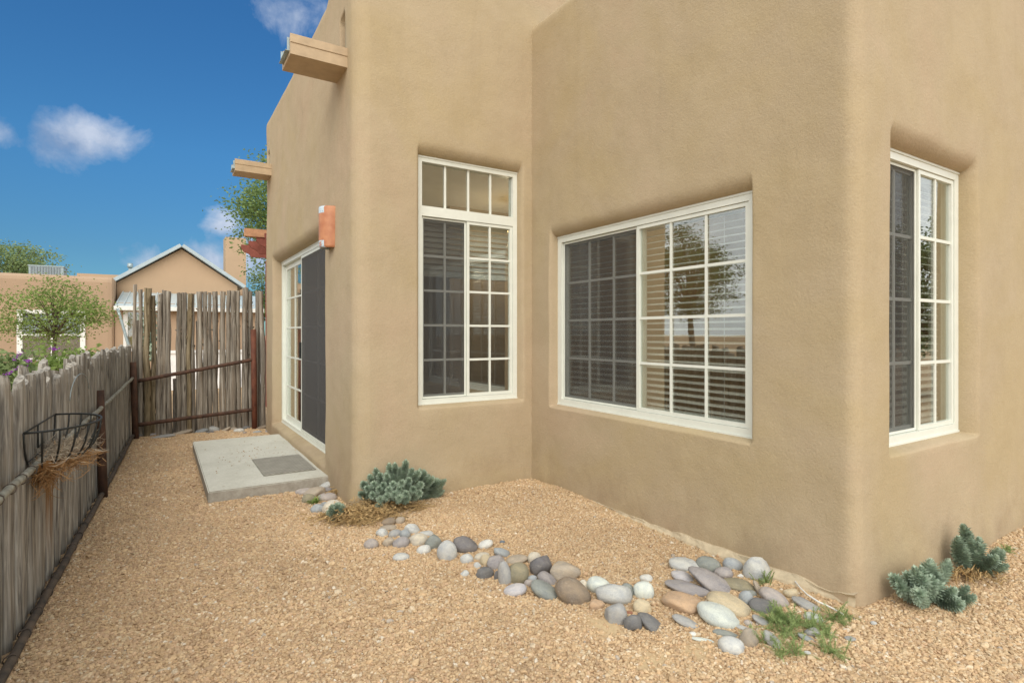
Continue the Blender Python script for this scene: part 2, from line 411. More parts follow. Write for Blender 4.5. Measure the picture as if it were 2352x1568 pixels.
xs = [-300, -120, -50, -25, -12, -6, -3, -1.5] + list(np.arange(-.8, 6.4, .06)) + [7, 9, 12, 20, 40, 90, 300]
ys = [-300, -120, -50, -25, -12, -6, -3, -1, 0] + list(np.arange(.5, 9.0, .06)) + [10, 12, 16, 22, 35, 60, 120, 300]
gv = []; sa = []
for y in ys:
    for x in xs:
        inn = -.8 <= x <= 6.4 and .5 <= y <= 9
        gv.append((x, y, gz(x, y) if inn else 0)); sa.append(sandf(x, y) if inn else 0)
nx = len(xs)
gf = [(j*nx+i, j*nx+i+1, (j+1)*nx+i+1, (j+1)*nx+i) for j in range(len(ys)-1) for i in range(nx-1)]
g = mesh('ground', gv, gf, M['ground'], smooth=True, origin=(0, 0, 0), kind='structure')
at_ = g.data.attributes.new('sand', 'FLOAT', 'POINT'); at_.data.foreach_set('value', sa)

# ------------------------------------------------------------------ the house: stucco shells with recessed, rounded openings
def arc_path(pts, rad, step=.045):
    """polyline with rounded corners -> list of (point, outward normal, s)"""
    P = [Vector(p) for p in pts]; out = []
    segs = []
    start = P[0]
    for i in range(1, len(P)):
        d = (P[i]-P[i-1]).normalized(); r1 = rad[i] if i < len(P)-1 else 0
        segs.append(('L', start, P[i]-d*r1))
        if i < len(P)-1:
            d2 = (P[i+1]-P[i]).normalized(); segs.append(('A', P[i]-d*r1, P[i], P[i]+d2*r1, d, d2, r1)); start = P[i]+d2*r1
    s = 0
    for sg in segs:
        if sg[0] == 'L':
            _, a, b = sg; L = (b-a).length; d = (b-a).normalized(); n = Vector((d.y, -d.x))
            out.append(('L', a, d, n, s, L)); s += L
        else:
            _, a, c, b, d, d2, r = sg
            turn = d.x*d2.y - d.y*d2.x
            cen = a + Vector((-d.y, d.x))*r*(1 if turn > 0 else -1)
            out.append(('A', cen, d, d2, s, r*math.pi/2, r, turn)); s += r*math.pi/2
    return out, s
def path_at(path, s):
    for sg in path:
        if s <= sg[4]+sg[5]+1e-6:
            t = s - sg[4]
            if sg[0] == 'L': return sg[1]+sg[2]*t, sg[3]
            _, cen, d, d2, s0, L, r, turn = sg
            th = (t/L)*math.pi/2; dd = d*math.cos(th)+d2*math.sin(th); n = Vector((dd.y, -dd.x))
            return cen + n*r*(1 if turn > 0 else -1), n
    sg = path[-1]; return sg[1]+sg[2]*sg[5], sg[3]
def shell(name, pts, rad, holes, top, parent, step=.05, zbase=-.15, rtop=.14):
    """holes: (s0, s1, z0, z1, depth, r side, r top, r bottom, open)"""
    path, S = arc_path(pts, rad)
    ss = set(np.round(np.arange(0, S, step), 4)) | {round(S, 4)}
    for sg in path:
        if sg[0] == 'A': ss |= set(np.round(sg[4]+np.linspace(0, sg[5], 9), 4))
    zs = set(np.round(np.arange(zbase, 3.8, .06), 4)) | set(np.round(3.8+np.array([0, .06, .12, .18]), 4))
    zs |= set(np.round(4.0+np.array([0, .03, .06, .09, .12, .15, .17, .185, .195, .2]), 4))
    fr = [0, .02, .06, .13, .22, .34, .48, .62, .8, 1.0]
    def clean(vals, keep):
        vals = sorted(vals); keep = sorted(keep); out = []
        for v in vals:
            if v in keep: out.append(v); continue
            if out and v-out[-1] < .012: continue
            if any(abs(v-k) < .006 for k in keep): continue
            out.append(v)
        return sorted(set(out) | set(keep))
    ks, kz = set(), set()
    for h in holes:
        for f in fr:
            ks |= {round(h[0]-h[5]*f, 4), round(h[1]+h[5]*f, 4)}; kz |= {round(h[3]+h[6]*f, 4), round(h[2]-h[7]*f, 4)}
    kz |= set(np.round(4.0+np.array([0, .03, .06, .09, .12, .15, .17, .185, .195, .2]), 4))
    ss = clean(ss, ks); zs = clean(zs, kz); zs = [z for z in zs if z >= zbase]
    V = []; F = []; nS = len(ss)
    base = [path_at(path, s) for s in ss]
    for z in zs:
        for s, (p, n) in zip(ss, base):
            T = top(p.x, p.y)
            zz = z if z < 3.0 else 3.0 + (z-3.0)*(T-3.0)/1.2
            off = 0
            for (s0, s1, z0, z1, dp, rs, rt, rb, op) in holes:
                dx = max(s0-s, 0, s-s1)/rs; dz = max(zz-z1, 0)/rt if zz > z1 else max(z0-zz, 0)/rb
                q = min(1, math.hypot(dx, dz)); off = max(off, dp*(1-math.sqrt(max(0, 1-(1-q)**2))))
            und = .011*noise.noise(Vector((p.x*1.3, p.y*1.3, zz*1.1))) + .004*noise.noise(Vector((p.x*4, p.y*4, zz*4)))
            k = 1-min(1, off/.02); off += und*k
            if zz > T-rtop: off += rtop - math.sqrt(max(0, rtop**2-(zz-T+rtop)**2))
            if zz < .22: off -= .022*(1-zz/.22)*(.6+.8*noise.noise(Vector((p.x*2.1, p.y*2.1, 9))))
            q = p - n*off; V.append((q.x, q.y, zz))
    for j in range(len(zs)-1):
        zc = (zs[j]+zs[j+1])/2
        for i in range(nS-1):
            sc = (ss[i]+ss[i+1])/2
            if any(h[8] and h[0] < sc < h[1] and h[2] < zc < h[3] for h in holes): continue
            F.append((j*nS+i, j*nS+i+1, (j+1)*nS+i+1, (j+1)*nS+i))
    return mesh(name, V, F, M['stucco'], parent, smooth=True, origin=(pts[1][0], pts[1][1], 0))

WA, WB_, WC, WD = 1.22, 2.79, 1.37, 4.10
house = thing('adobe_house', (2.79, 4.1, 0), 'tan stucco adobe house with rounded corners, white grid windows and sliding door', 'house')
def top_main(x, y):
    if y > 4.95: return 4.19
    if x < WA+.2: return 4.19 + .45*min(1, max(0, (4.95-y)/.7))
    return 4.64
# path: runs so that the outward normal (d.y, -d.x) faces the yard
main_pts = [(7.6, 8.3), (WA, 8.3), (WA, WD), (7.6, WD)]
# first leg runs -x: normal (0, 1); second runs -y: normal (-1, 0); third runs +x: normal (0, -1)
L1 = 7.6-WA-.22; A1 = .22*math.pi/2; s_b = lambda b: L1+A1+(8.3-.22-b)
L2 = 8.3-.22-WD-.13; A2 = .13*math.pi/2; s_a = lambda a: L1+A1+L2+A2+(a-WA-.13)
DOOR = (7.62, 5.00, .17, 2.20); WIN_A = (1.736, 2.679, .728, 2.715)
holes_main = [(s_b(7.62), s_b(5.00), .17, 2.20, .12, .05, .11, .05, True),
              (s_a(1.736), s_a(2.679), .728, 2.715, .085, .035, .10, .035, True),
              (s_b(4.50), s_b(4.40), 3.49, 3.72, .42, .022, .05, .015, False),
              (s_b(8.02), s_b(7.90), 3.44, 3.66, .16, .04, .05, .02, False)]
shell('wall', main_pts, {1: .22, 2: .13}, holes_main, top_main, house)
wing_pts = [(WB_, 4.35), (WB_, WC), (7.6, WC), (7.6, 4.35)]
w_b = lambda b: 4.35-b
LW = 4.35-WC-.07; w_a = lambda a: LW+.07*math.pi/2+(a-WB_-.07)
WIN_B = (3.812, 1.946, .70, 2.11); WIN_C = (3.19, 4.17, .695, 2.285)
holes_wing = [(w_b(3.812), w_b(1.946), .70, 2.11, .085, .03, .10, .03, True),
              (w_a(3.15), w_a(4.17), .695, 2.285, .10, .055, .10, .03, True)]
shell('wall', wing_pts, {1: .07, 2: .07}, holes_wing, lambda x, y: 4.04, house, rtop=.09)
MB().box((1.45, 4.35, 4.05), (7.5, 8.2, 4.12)).build('roof', M['stucco'], house)
MB().box((3.0, 1.58, 3.93), (7.5, 4.09, 4.0)).build('roof', M['stucco'], house)
# pale plastered coping that runs along the top edge of the wing
# indoor surfaces
MB().box((2.93, 1.55, .03), (7.5, 4.3, .1)).box((1.42, 4.3, .03), (7.5, 8.1, .1)).build('indoor_floor', M['indoor_floor'], house)
MB().box((2.93, 1.55, 2.78), (7.5, 4.3, 2.84)).box((1.42, 4.3, 2.78), (7.5, 8.1, 2.84)).build('indoor_ceiling', M['white_paint'], house)
MB().box((6.4, 1.5, .1), (6.5, 8.1, 2.78)).box((1.45, 8.0, .1), (6.4, 8.1, 2.78)).box((2.86, 5.9, .1), (4.6, 6.0, 2.78)).build('indoor_wall', M['indoor'], house)

def slatset(win, O, ax, az, u0, u1, v0, v1, w, pitch, tilt, part='blind_slat'):
    z = v1; n = az; k = 0
    c, s = math.cos(tilt)*.025, math.sin(tilt)*.025
    me = None
    while z > v0:
        if me is None:
            b = MB(); up = Vector((0, 0, 1)); cen = Vector((0, 0, 0))
            a1 = n*c - up*s; t = up*.0024
            A = ax*(u1-u0)/2
            b.add([-A-a1, A-a1, A+a1, -A+a1, -A-a1+t, A-a1+t, A+a1+t, -A+a1+t, -A+t*3.2, A+t*3.2],
                  [(0, 3, 2, 1), (4, 5, 9, 8), (8, 9, 6, 7), (0, 1, 5, 4), (2, 3, 7, 6)])
            me = bpy.data.meshes.new('blind_slat'); me.from_pydata([tuple(x) for x in b.v], [], b.f); me.materials.append(M['slat'])
        link(part, me, win, O + ax*(u0+u1)/2 + n*w + Vector((0, 0, z + random.uniform(-.0012, .0012))))
        z -= pitch; k += 1

def slider(name, O, ax, n, wd, z0, z1, cols, rows, parent, screen_mat, fw=.042, transom=None, blinds=None, meet=.5, scr=True, door=False, grid=True):
    """horizontal slider: O at the left end (seen from outside) of the recess plane, ax to the right, n outwards"""
    up = Vector((0, 0, 1)); O = Vector(O)
    def fb(b, u, v, w): return b.fbox(O, ax, up, n, u, v, w)
    e = .005; f = MB(); WF = (-.06, .014)
    fb(f, (-e, wd+e), (z1-fw, z1+e), WF); fb(f, (-e, wd+e), (z0-e, z0+fw), WF)
    fb(f, (-e, fw), (z0+fw, z1-fw), WF); fb(f, (wd-fw, wd+e), (z0+fw, z1-fw), WF)
    # raised inner lip
    fb(f, (-e*.4, wd+e*.4), (z1-.010, z1+e*.5), (.0145, .020)); fb(f, (-e*.4, wd+e*.4), (z0-e*.4, z0+.010), (.0145, .020))
    zt = z1-fw
    if transom:
        fb(f, (fw, wd-fw), (transom-.045, transom+.035), WF)
        zt = transom-.045
    win = f.build(name, M['vinyl'], parent)
    mid = fw+(wd-2*fw)*meet
    def pane(u0, u1, v0, v1, w): fb2 = MB(); fb2.fbox(O, ax, up, n, (u0, u1), (v0, v1), (w-.004, w)); return fb2.build('glass', M['glass'], win)
    def bars(u0, u1, v0, v1, nc, nr, w, bw=.009):
        for i in range(1, nc):
            u = u0+(u1-u0)*i/nc; b = MB(); fb(b, (u-bw, u+bw), (v0, v1), (w-.008, w)); b.build('muntin', M['vinyl'], win)
        for j in range(1, nr):
            v = v0+(v1-v0)*j/nr; b = MB(); fb(b, (u0, u1), (v-bw, v+bw), (w-.0095, w-.001)); b.build('muntin', M['vinyl'], win)
    def sash(u0, u1, v0, v1, w0, w1, sw):
        b = MB(); fb(b, (u0, u1), (v1-sw, v1), (w0, w1)); fb(b, (u0, u1), (v0, v0+sw), (w0, w1))
        fb(b, (u0, u0+sw), (v0+sw, v1-sw), (w0, w1)); fb(b, (u1-sw, u1), (v0+sw, v1-sw), (w0, w1)); return b.build('sash', M['vinyl'], win)
    zb = z0+fw
    if transom:
        v0, v1 = transom+.035, z1-fw
        pane(fw, wd-fw, v0, v1, -.02); bars(fw, wd-fw, v0, v1, 4, 1, -.010)
    sw = .03 if not door else .06
    # far sash (left), near sash (right)
    sash(fw+.002, mid+.012, zb+.002, zt-.002, -.055, -.028, sw)
    sash(mid-.022, wd-fw-.002, zb+.002, zt-.002, -.024, .006, sw*.8)
    pane(fw+sw, mid+.012-sw, zb+sw, zt-sw, -.036)
    pane(mid-.022+sw*.8, wd-fw-sw*.8, zb+sw*.8, zt-sw*.8, -.008)
    if grid:
        bars(fw+sw, mid+.012-sw, zb+sw, zt-sw, cols, rows, -.027)
        bars(mid-.022+sw*.8, wd-fw-sw*.8, zb+sw*.8, zt-sw*.8, cols, rows, .001)
    # insect screen
    if scr:
        su = (fw+.004, mid-.026) if not door else (mid-.02, wd-fw-.003)
        w = -.006 if not door else .010
        b = MB(); q = .014 if not door else .028
        fb(b, su, (zt-.004-q, zt-.004), (w-.006, w)); fb(b, su, (zb+.004, zb+.004+q), (w-.006, w))
        fb(b, (su[0], su[0]+q), (zb+.004+q, zt-.004-q), (w-.006, w)); fb(b, (su[1]-q, su[1]), (zb+.004+q, zt-.004-q), (w-.006, w))
        b.build('screen_frame', M['vinyl'], win)
        if door:
            b = MB(); fb(b, (su[0]+.006, su[0]+.024), (1.02, 1.20), (w, w+.022)); b.build('handle', M['dark_metal'], win)
        b = MB(); fb(b, (su[0]+q, su[1]-q), (zb+.004+q, zt-.004-q), (w-.0035, w-.003)); b.build('insect_screen', screen_mat, win)
    if blinds:
        v0, pitch, tilt = blinds
        for (a0, a1) in ((fw*.6, wd-fw*.6),):
            slatset(win, O, ax, n, a0, a1, v0, zt-.03, -.105, pitch, tilt)
            b = MB(); fb(b, (a0, a1), (zt-.02, zt+.03), (-.135, -.08)); b.build('head_rail', M['slat'], win)
            b = MB(); fb(b, (a0, a1), (v0-.032, v0-.012), (-.13, -.08)); b.build('bottom_rail', M['slat'], win)
            for q in (.14, .5, .86):
                b = MB(); u = a0+(a1-a0)*q; fb(b, (u-.0015, u+.0015), (v0-.012, zt-.02), (-.0795, -.0780)); b.build('blind_cord', M['slat'], win)
    return win
X = Vector((1, 0, 0)); Y = Vector((0, 1, 0)); Z = Vector((0, 0, 1))
slider('window', (1.736, WD+.085, 0), X, -Y, .943, .728, 2.715, 2, 5, house, M['screen'], transom=2.285, blinds=(1.80, .045, R(52)), meet=.50)['label'] = 'tall narrow window with four-pane transom'
slider('window', (WB_+.085, 3.812, 0), -Y, -X, 1.866, .70, 2.11, 3, 4, house, M['screen'], fw=.05, blinds=(.79, .044, R(13)), meet=.505)['label'] = 'wide window with white blinds'
slider('window', (3.15, WC+.10, 0), X, -Y, 1.02, .695, 2.285, 2, 4, house, M['screen'], fw=.05, blinds=(.79, .044, R(14)), meet=.52)['label'] = 'narrow window on the near end wall'
slider('sliding_door', (WA+.12, 7.62, 0), -Y, -X, 2.62, .17, 2.20, 2, 5, house, M['screen_dense'], fw=.045, meet=.437, door=True)
# little indoor lamp seen through the windows
def lamp(a, b, z, label):
    l = thing('ceiling_light', (a, b, z), label, 'ceiling light')
    mb = MB(); pr = [(.0, .0), (.07, .004), (.11, .03), (.13, .07)]
    n = 14; vs = [(a+r*math.cos(2*math.pi*k/n), b+r*math.sin(2*math.pi*k/n), z+h) for r, h in pr for k in range(n)]
    mb.add(vs, [(i*n+k, i*n+(k+1) % n, (i+1)*n+(k+1) % n, (i+1)*n+k) for i in range(3) for k in range(n)]); mb.build('bowl', M['bulb'], l, True)
    MB().tube([(a, b, z+.075), (a, b, 2.78)], .012, 8).build('rod', M['dark_metal'], l)
    L = bpy.data.lights.new('lamp_glow', 'POINT'); L.energy = 9; L.color = (1, .80, .56); L.shadow_soft_size = .12
    o = link('lamp_glow', L, l, (a, b, z-.12)); return l
lamp(3.35, 5.2, 2.38, 'warm glowing ceiling light indoors behind the tall narrow window')
lamp(4.5, 2.75, 2.35, 'warm glowing ceiling light indoors behind the blinds of the wide window')

# roof spouts: open wooden channels with a metal lip
def spout(b0, b1, z0, z1, x0, label):
    t = .032; m = MB()
    m.box((x0, b0, z0), (WA+.3, b1, z0+t)).box((x0, b0, z0+t), (WA+.3, b0+t, z1)).box((x0, b1-t, z0+t), (WA+.3, b1, z1))
    m.box((x0-.004, b0-.006, z1-.055), (WA+.02, b0-.0005, z1+.006)); m.box((x0-.004, b1+.0005, z1-.055), (WA+.02, b1+.006, z1+.006))
    o = m.build('roof_spout', M['canale'], house); o['label'] = label
    l = MB().box((x0-.03, b0+t+.002, z0+t+.002), (WA+.1, b1-t-.002, z0+t+.006)).box((x0-.018, b0+t+.002, z0+t+.006), (WA+.1, b0+t+.006, z1-.01)).box((x0-.018, b1-t-.006, z0+t+.006), (WA+.1, b1-t-.002, z1-.01))
    l.build('metal_liner', M['galv'], o)
spout(4.31, 4.63, 3.335, 3.475, .81, 'tan wooden roof spout nearest the house corner')
spout(7.72, 8.02, 3.32, 3.46, .80, 'far tan wooden roof spout')

# terracotta wall lamp: half cylinder
sc_ = thing('wall_lamp', (WA, 4.735, 2.0), 'orange terracotta half-cylinder wall lamp painted with blue flowers, above the sliding door', 'wall lamp')
v = []; n = 14
def prof(r, z): return [(WA+.015-.125*r*math.sin(math.pi*k/(n-1)), 4.735+.095*r*math.cos(math.pi*k/(n-1)), z) for k in range(n)]
rings = [(.90, 2.0), (.99, 2.006), (1.0, 2.02), (1.0, 2.32), (.99, 2.334), (.92, 2.34), (.86, 2.338), (.86, 2.01), (.90, 2.0)]
for r, z in rings: v += prof(r, z)
f = [(i*n+k, i*n+k+1, (i+1)*n+k+1, (i+1)*n+k) for i in range(len(rings)-1) for k in range(n-1)]
mesh('shade', v, f, M['terracotta'], sc_, True, origin=(WA, 4.735, 2.17))
MB().box((WA-.004, 4.69, 2.10), (WA+.03, 4.78, 2.24)).tube([(WA-.004, 4.735, 2.12), (WA-.05, 4.735, 2.12), (WA-.05, 4.735, 2.2)], .014, 8).build('socket', M['dark_metal'], sc_)

# ------------------------------------------------------------------ pergola beyond the far corner
pg = thing('pergola', (1.9, 9.3, 0), 'red-brown wooden pergola with notched rafter ends behind the far house corner', 'pergola')
for i, b_ in enumerate((8.72, 9.12, 9.55, 10.0, 10.5)):
    m = MB(); x0 = 1.40 - i*.055
    sh = [(x0+.0, 2.80), (x0+.0, 2.74), (x0+.05, 2.68), (x0+.12, 2.655), (x0+.16, 2.60), (4.2, 2.60), (4.2, 2.80)]
    k = len(sh); vs = [(x, b_-.03, z) for x, z in sh]+[(x, b_+.03, z) for x, z in sh]
    m.add(vs, [tuple(range(k)), tuple(range(2*k-1, k-1, -1))]+[(j, (j+1) % k+0, (j+1) % k+k, j+k) for j in range(k)])
    m.build('rafter', M['pergola'], pg)
MB().box((1.62, 8.5, 2.50), (1.70, 10.9, 2.60)).build('beam', M['pergola'], pg)
MB().box((3.6, 8.5, 2.50), (3.68, 10.9, 2.60)).build('beam', M['pergola'], pg)
MB().box((1.12, 9.50, 2.80), (3.9, 9.62, 2.92)).build('cross_beam', M['pergola_end'], pg)
for (x, y) in ((1.66, 8.7), (1.66, 10.7), (3.64, 8.7), (3.64, 10.7)): MB().box((x-.06, y-.06, -.02), (x+.06, y+.06, 2.5)).build('post', M['pergola'], pg)

# ------------------------------------------------------------------ slab and mat
def chbox(name, a, b, m, c=.012, label=None, cat=None):
    bm = bmesh.new(); bmesh.ops.create_cube(bm, size=1)
    a = Vector(a); b = Vector(b)
    for v in bm.verts: v.co = Vector((a[i]+(b[i]-a[i])*(v.co[i]+.5) for i in range(3)))
    bmesh.ops.bevel(bm, geom=list(bm.edges), offset=c, segments=2, affect='EDGES')
    me = bpy.data.meshes.new(name); bm.to_mesh(me); bm.free(); me.materials.append(m)
    og = Vector(((a.x+b.x)/2, (a.y+b.y)/2, a.z))
    me.transform(Matrix.Translation(-og)); return tag(link(name, me, None, og), label, cat)
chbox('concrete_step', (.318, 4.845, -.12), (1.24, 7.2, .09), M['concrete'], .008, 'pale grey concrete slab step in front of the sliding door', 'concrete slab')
chbox('doormat', (.748, 5.125, .0905), (1.178, 5.84, .101), M['mat'], .003, 'grey woven doormat lying on the concrete slab by the sliding door', 'doormat')

# ------------------------------------------------------------------ fences
def fa(b): return -.655+.04*b            # the low fence's line
def picket_mesh(seed, w=.095, th=.03, rounded=True):
    r = random.Random(seed); vs = []; fs = []
    zs = [0, .25, .5, .75, .9, .975, 1.0]; prof = [(-.5, -.1), (-.44, .45), (-.22, .92), (.05, 1), (.27, .85), (.45, .4), (.5, -.1), (0, -.3)]
    cut = r.uniform(-.018, .018)
    for i, z in enumerate(zs):
        k = 1 + r.uniform(-.07, .07); ox = r.uniform(-.005, .005); top = .86 if i == 6 else 1
        for (x, y) in prof: vs.append((y*th*k*top, (x*k*top)*w+ox, z + (cut*x*2 if i >= 5 else 0)))
    n = 8
    for i in range(len(zs)-1):
        for k in range(n): fs.append((i*n+k, i*n+(k+1) % n, (i+1)*n+(k+1) % n, (i+1)*n+k))
    fs.append(tuple((len(zs)-1)*n+k for k in range(n)))
    me = bpy.data.meshes.new('picket'); me.from_pydata(vs, [], fs); me.materials.append(M['picket']); return me
PK = [picket_mesh(i) for i in range(8)]
PKS = []
for m in PK[:3]: q = m.copy(); q.materials[0] = M['stain']; PKS.append(q)
lf = thing('picket_fence', (fa(5.5), 5.5, 0), 'low weathered grey plank fence along the left side of the yard', 'fence')
def place(name, me, parent, loc, scale=(1, 1, 1), rot=(0, 0, 0)):
    o = link(name, me, parent, loc); o.scale = scale; o.rotation_euler = rot; return o
b = 1.0; i = 0; slope = math.atan(.04)
while b < 8.42:
    w = random.choice((.75, .9, 1.0, 1.1, 1.25)); st = w*.095
    h = 1.09 + random.uniform(-.07, .065) + (.03 if b > 5 else 0)
    if i % 2: h += .01
    stained = 3.70 < b < 3.96
    me = random.choice(PKS if stained else PK)
    place('picket', me, lf, (fa(b+st/2) - .006 - (.012 if i % 2 else 0), b+st/2, -.03), (1.0, w*1.04, h), (random.uniform(-.012, .012), random.uniform(-.01, .01), -slope+random.uniform(-.1, .1)))
    b += st*random.uniform(.99, 1.09); i += 1
b = 1.05
while b < 8.4:                                     # second, hinder row that closes the gaps
    h = 1.10 + random.uniform(-.07, .085)
    place('picket', random.choice(PK), lf, (fa(b)-.055, b, -.03), (1, random.uniform(.9, 1.3), h), (random.uniform(-.015, .015), 0, -slope+random.uniform(-.1, .1)))
    b += random.uniform(.10, .16)
# rails with the wire turns that tie the planks
def rail(pts, r, mat_, parent, name='rail', wob=.004):
    P = []
    for (p, q) in zip(pts[:-1], pts[1:]):
        for k in range(14): P.append(Vector(p).lerp(Vector(q), k/14) + Vector((random.uniform(-wob, wob), 0, random.uniform(-wob, wob))))
    P.append(Vector(pts[-1])); return MB().tube(P, r, 9).build(name, mat_, parent, True)
rail([(fa(1.0)+.05, 1.0, .69), (fa(3.4)+.05, 3.4, .70), (fa(5.5)+.05, 5.5, .71), (fa(8.35)+.05, 8.35, .75)], .016, M['rail_pale'], lf)
rail([(fa(1.0)+.055, 1.0, .03), (fa(5.5)+.055, 5.5, .03), (fa(8.35)+.055, 8.35, .05)], .018, M['rail'], lf)
def turns(z, r, b0, b1, st, mat_=M['rail']):
    m = MB(); b = b0
    while b < b1:
        c = Vector((fa(b)+.05, b, z)); m.tube([c+Vector((math.cos(t)*(r+.004), .006*math.sin(t*2), math.sin(t)*(r+.004))) for t in np.linspace(0, 2*math.pi, 11)], .0028, 4, False); b += st
    m.build('tie_wire', mat_, lf, True, kind='stuff')
turns(.695, .016, 2.2, 5.4, .17); turns(.03, .018, 2.0, 6.0, .22)
def post(name, base, top, r, m, parent, label=None):
    b_, t_ = Vector(base), Vector(top)
    mb = MB().tube([b_, b_.lerp(t_, .5), t_], r, 14)
    o = mb.build(name, m, parent, False)
    for p in o.data.polygons: p.use_smooth = len(p.vertices) == 4
    if label: o['label'] = label
    return o
p0, _ = at(238*1.27551, 1142*1.27551)
post('post', (p0.x, p0.y, -.1), (p0.x-.03, p0.y+.05, .845), .032, M['rust'], lf, 'brown steel post nearest the camera')
p0, _ = at(306*1.27551, 997*1.27551)
p0 = Vector((-.24, 8.29, 0)); PB = p0.copy()
post('post', (p0.x, p0.y, -.1), (p0.x-.03, p0.y+.02, .945), .036, M['rust'], lf, 'brown steel corner post')
post('post', (fa(1.6)+.1, 1.6, -.1), (fa(1.6)+.07, 1.62, .84), .032, M['rust'], lf)
# sheets of stain run down the planks under the basket come with the stained pickets above

# tall fence of poles
def pole_mesh(seed, m='pole', shag=0):
    r = random.Random(seed); vs = []; fs = []; n = 8; rings = 12
    ox = oy = 0
    for i in range(rings):
        z = i/(rings-1); ox += r.uniform(-.008, .008); oy += r.uniform(-.006, .006); rad = .042*(1.08-.2*z)*(1+r.uniform(-.13, .13))
        for k in range(n):
            a = 2*math.pi*k/n; q = rad*(1+r.uniform(-.06-shag, .06+shag)); vs.append((ox+math.cos(a)*q, oy+math.sin(a)*q, z + (r.uniform(-.004, .004) if i == rings-1 else 0)))
    for i in range(rings-1):
        for k in range(n): fs.append((i*n+k, i*n+(k+1) % n, (i+1)*n+(k+1) % n, (i+1)*n+k))
    fs.append(tuple((rings-1)*n+k for k in range(n)))
    for q in range(9 if not shag else 26):            # knots, stubs and peeling bark
        zz = r.uniform(.05, .97); a = r.uniform(0, 6.283); i0 = min(rings-1, int(zz*(rings-1))); c = [sum(vs[i0*n+k][j] for k in range(n))/n for j in (0, 1)]
        k0 = len(vs); R_ = .036; s_ = r.uniform(.010, .018); L_ = r.uniform(.012, .028); dz = r.uniform(.006, .02)*(-1 if shag and r.random() < .6 else 1)
        for da, dzz, rr in ((-s_/R_, 0, R_), (s_/R_, 0, R_), (0, .016, R_), (0, dz, R_+L_)): vs.append((c[0]+math.cos(a+da)*rr, c[1]+math.sin(a+da)*rr, zz+dzz))
        fs += [(k0, k0+1, k0+3), (k0+1, k0+2, k0+3), (k0+2, k0, k0+3)]
    me = bpy.data.meshes.new('pole'); me.from_pydata(vs, [], fs); me.materials.append(M[m])
    me.polygons.foreach_set('use_smooth', [True]*len(me.polygons)); return me
PO = [pole_mesh(100+i) for i in range(8)]; BK = [pole_mesh(200+i, 'bark', .18) for i in range(3)]
tf = thing('pole_fence', (.45, 8.45, 0), 'tall fence of rough grey upright poles closing the far end of the yard', 'fence')
TOPS = [(128, 32, 105, 0), (192, 35, 150, 0), (262, 60, 140, 1), (308, 44, 205, 1), (352, 50, 192, 0), (405, 48, 158, 0), (465, 46, 170, 0), (538, 44, 182, 0), (592, 52, 180, 0), (640, 42, 190, 1), (682, 38, 188, 0), (738, 52, 170, 0), (790, 40, 172, 0), (828, 36, 180, 0), (885, 50, 170, 0), (940, 50, 168, 0), (990, 38, 160, 0), (1045, 60, 165, 0), (1098, 40, 163, 0), (1148, 55, 135, 0), (1212, 50, 168, 0), (1260, 40, 165, 0), (1312, 46, 165, 2)]
def on_back(zx):                                  # plan position on the line y = 8.45
    fx = 350+zx*.3189; u = (fx/1.27551-1176)/FOC; d = RT*u+FW; t = 8.45/d.y; return d.x*t, t
for zx, w, zy, kind in TOPS:
    a_, t = on_back(zx); fy = 800+zy*.3189; z = EYE+(765-fy/1.27551)*t/FOC
    wid = w*.3189/1.27551*t/FOC
    me = random.choice(BK) if kind == 1 else random.choice(PO)
    s = wid/.088*1.06
    place('pole', me, tf, (a_, 8.45+random.uniform(-.012, .012), -.04), (s, s, z+.04), (random.uniform(-.01, .01), random.uniform(-.006, .006), random.uniform(0, 6.28)))
for zx in (160, 222, 306, 436, 505, 566, 713, 1185, 1290):    # thin poles set behind in the wider gaps, shorter
    a_, t = on_back(zx); s = random.uniform(.42, .6)
    place('pole', random.choice(PO), tf, (a_, 8.53, -.04), (s, s, random.choice((.75, .95, 1.5, 1.66))), (0, random.uniform(-.012, .012), random.uniform(0, 6.28)))
ra0, ra1 = (PB.x+.02, 8.40), (1.12, 8.33)
rail([(ra0[0], ra0[1]-.07, .71), (ra1[0], ra1[1]-.03, .95)], .024, M['rust'], tf, wob=.002)
rail([(ra0[0], ra0[1]-.07, .17), (ra1[0], ra1[1]-.03, .27)], .024, M['rust'], tf, wob=.002)
post('post', (1.10, 8.30, -.1), (1.085, 8.31, 1.35), .036, M['rust_red'], tf, 'red-brown rusty steel post')
# green sprig and a bare wire hoop
hw = thing('wire_hoop', (fa(4.9)+.03, 4.9, .75), 'thin pale bent wire hoop hooked on the low plank fence', 'wire')
MB().tube([(fa(4.5+.36*math.cos(t))+.05, 4.5+.36*math.cos(t), .90+.14*math.sin(t)) for t in np.linspace(.1, 3.1, 18)], .0024, 5).build('hoop', M['galv'], hw, True)

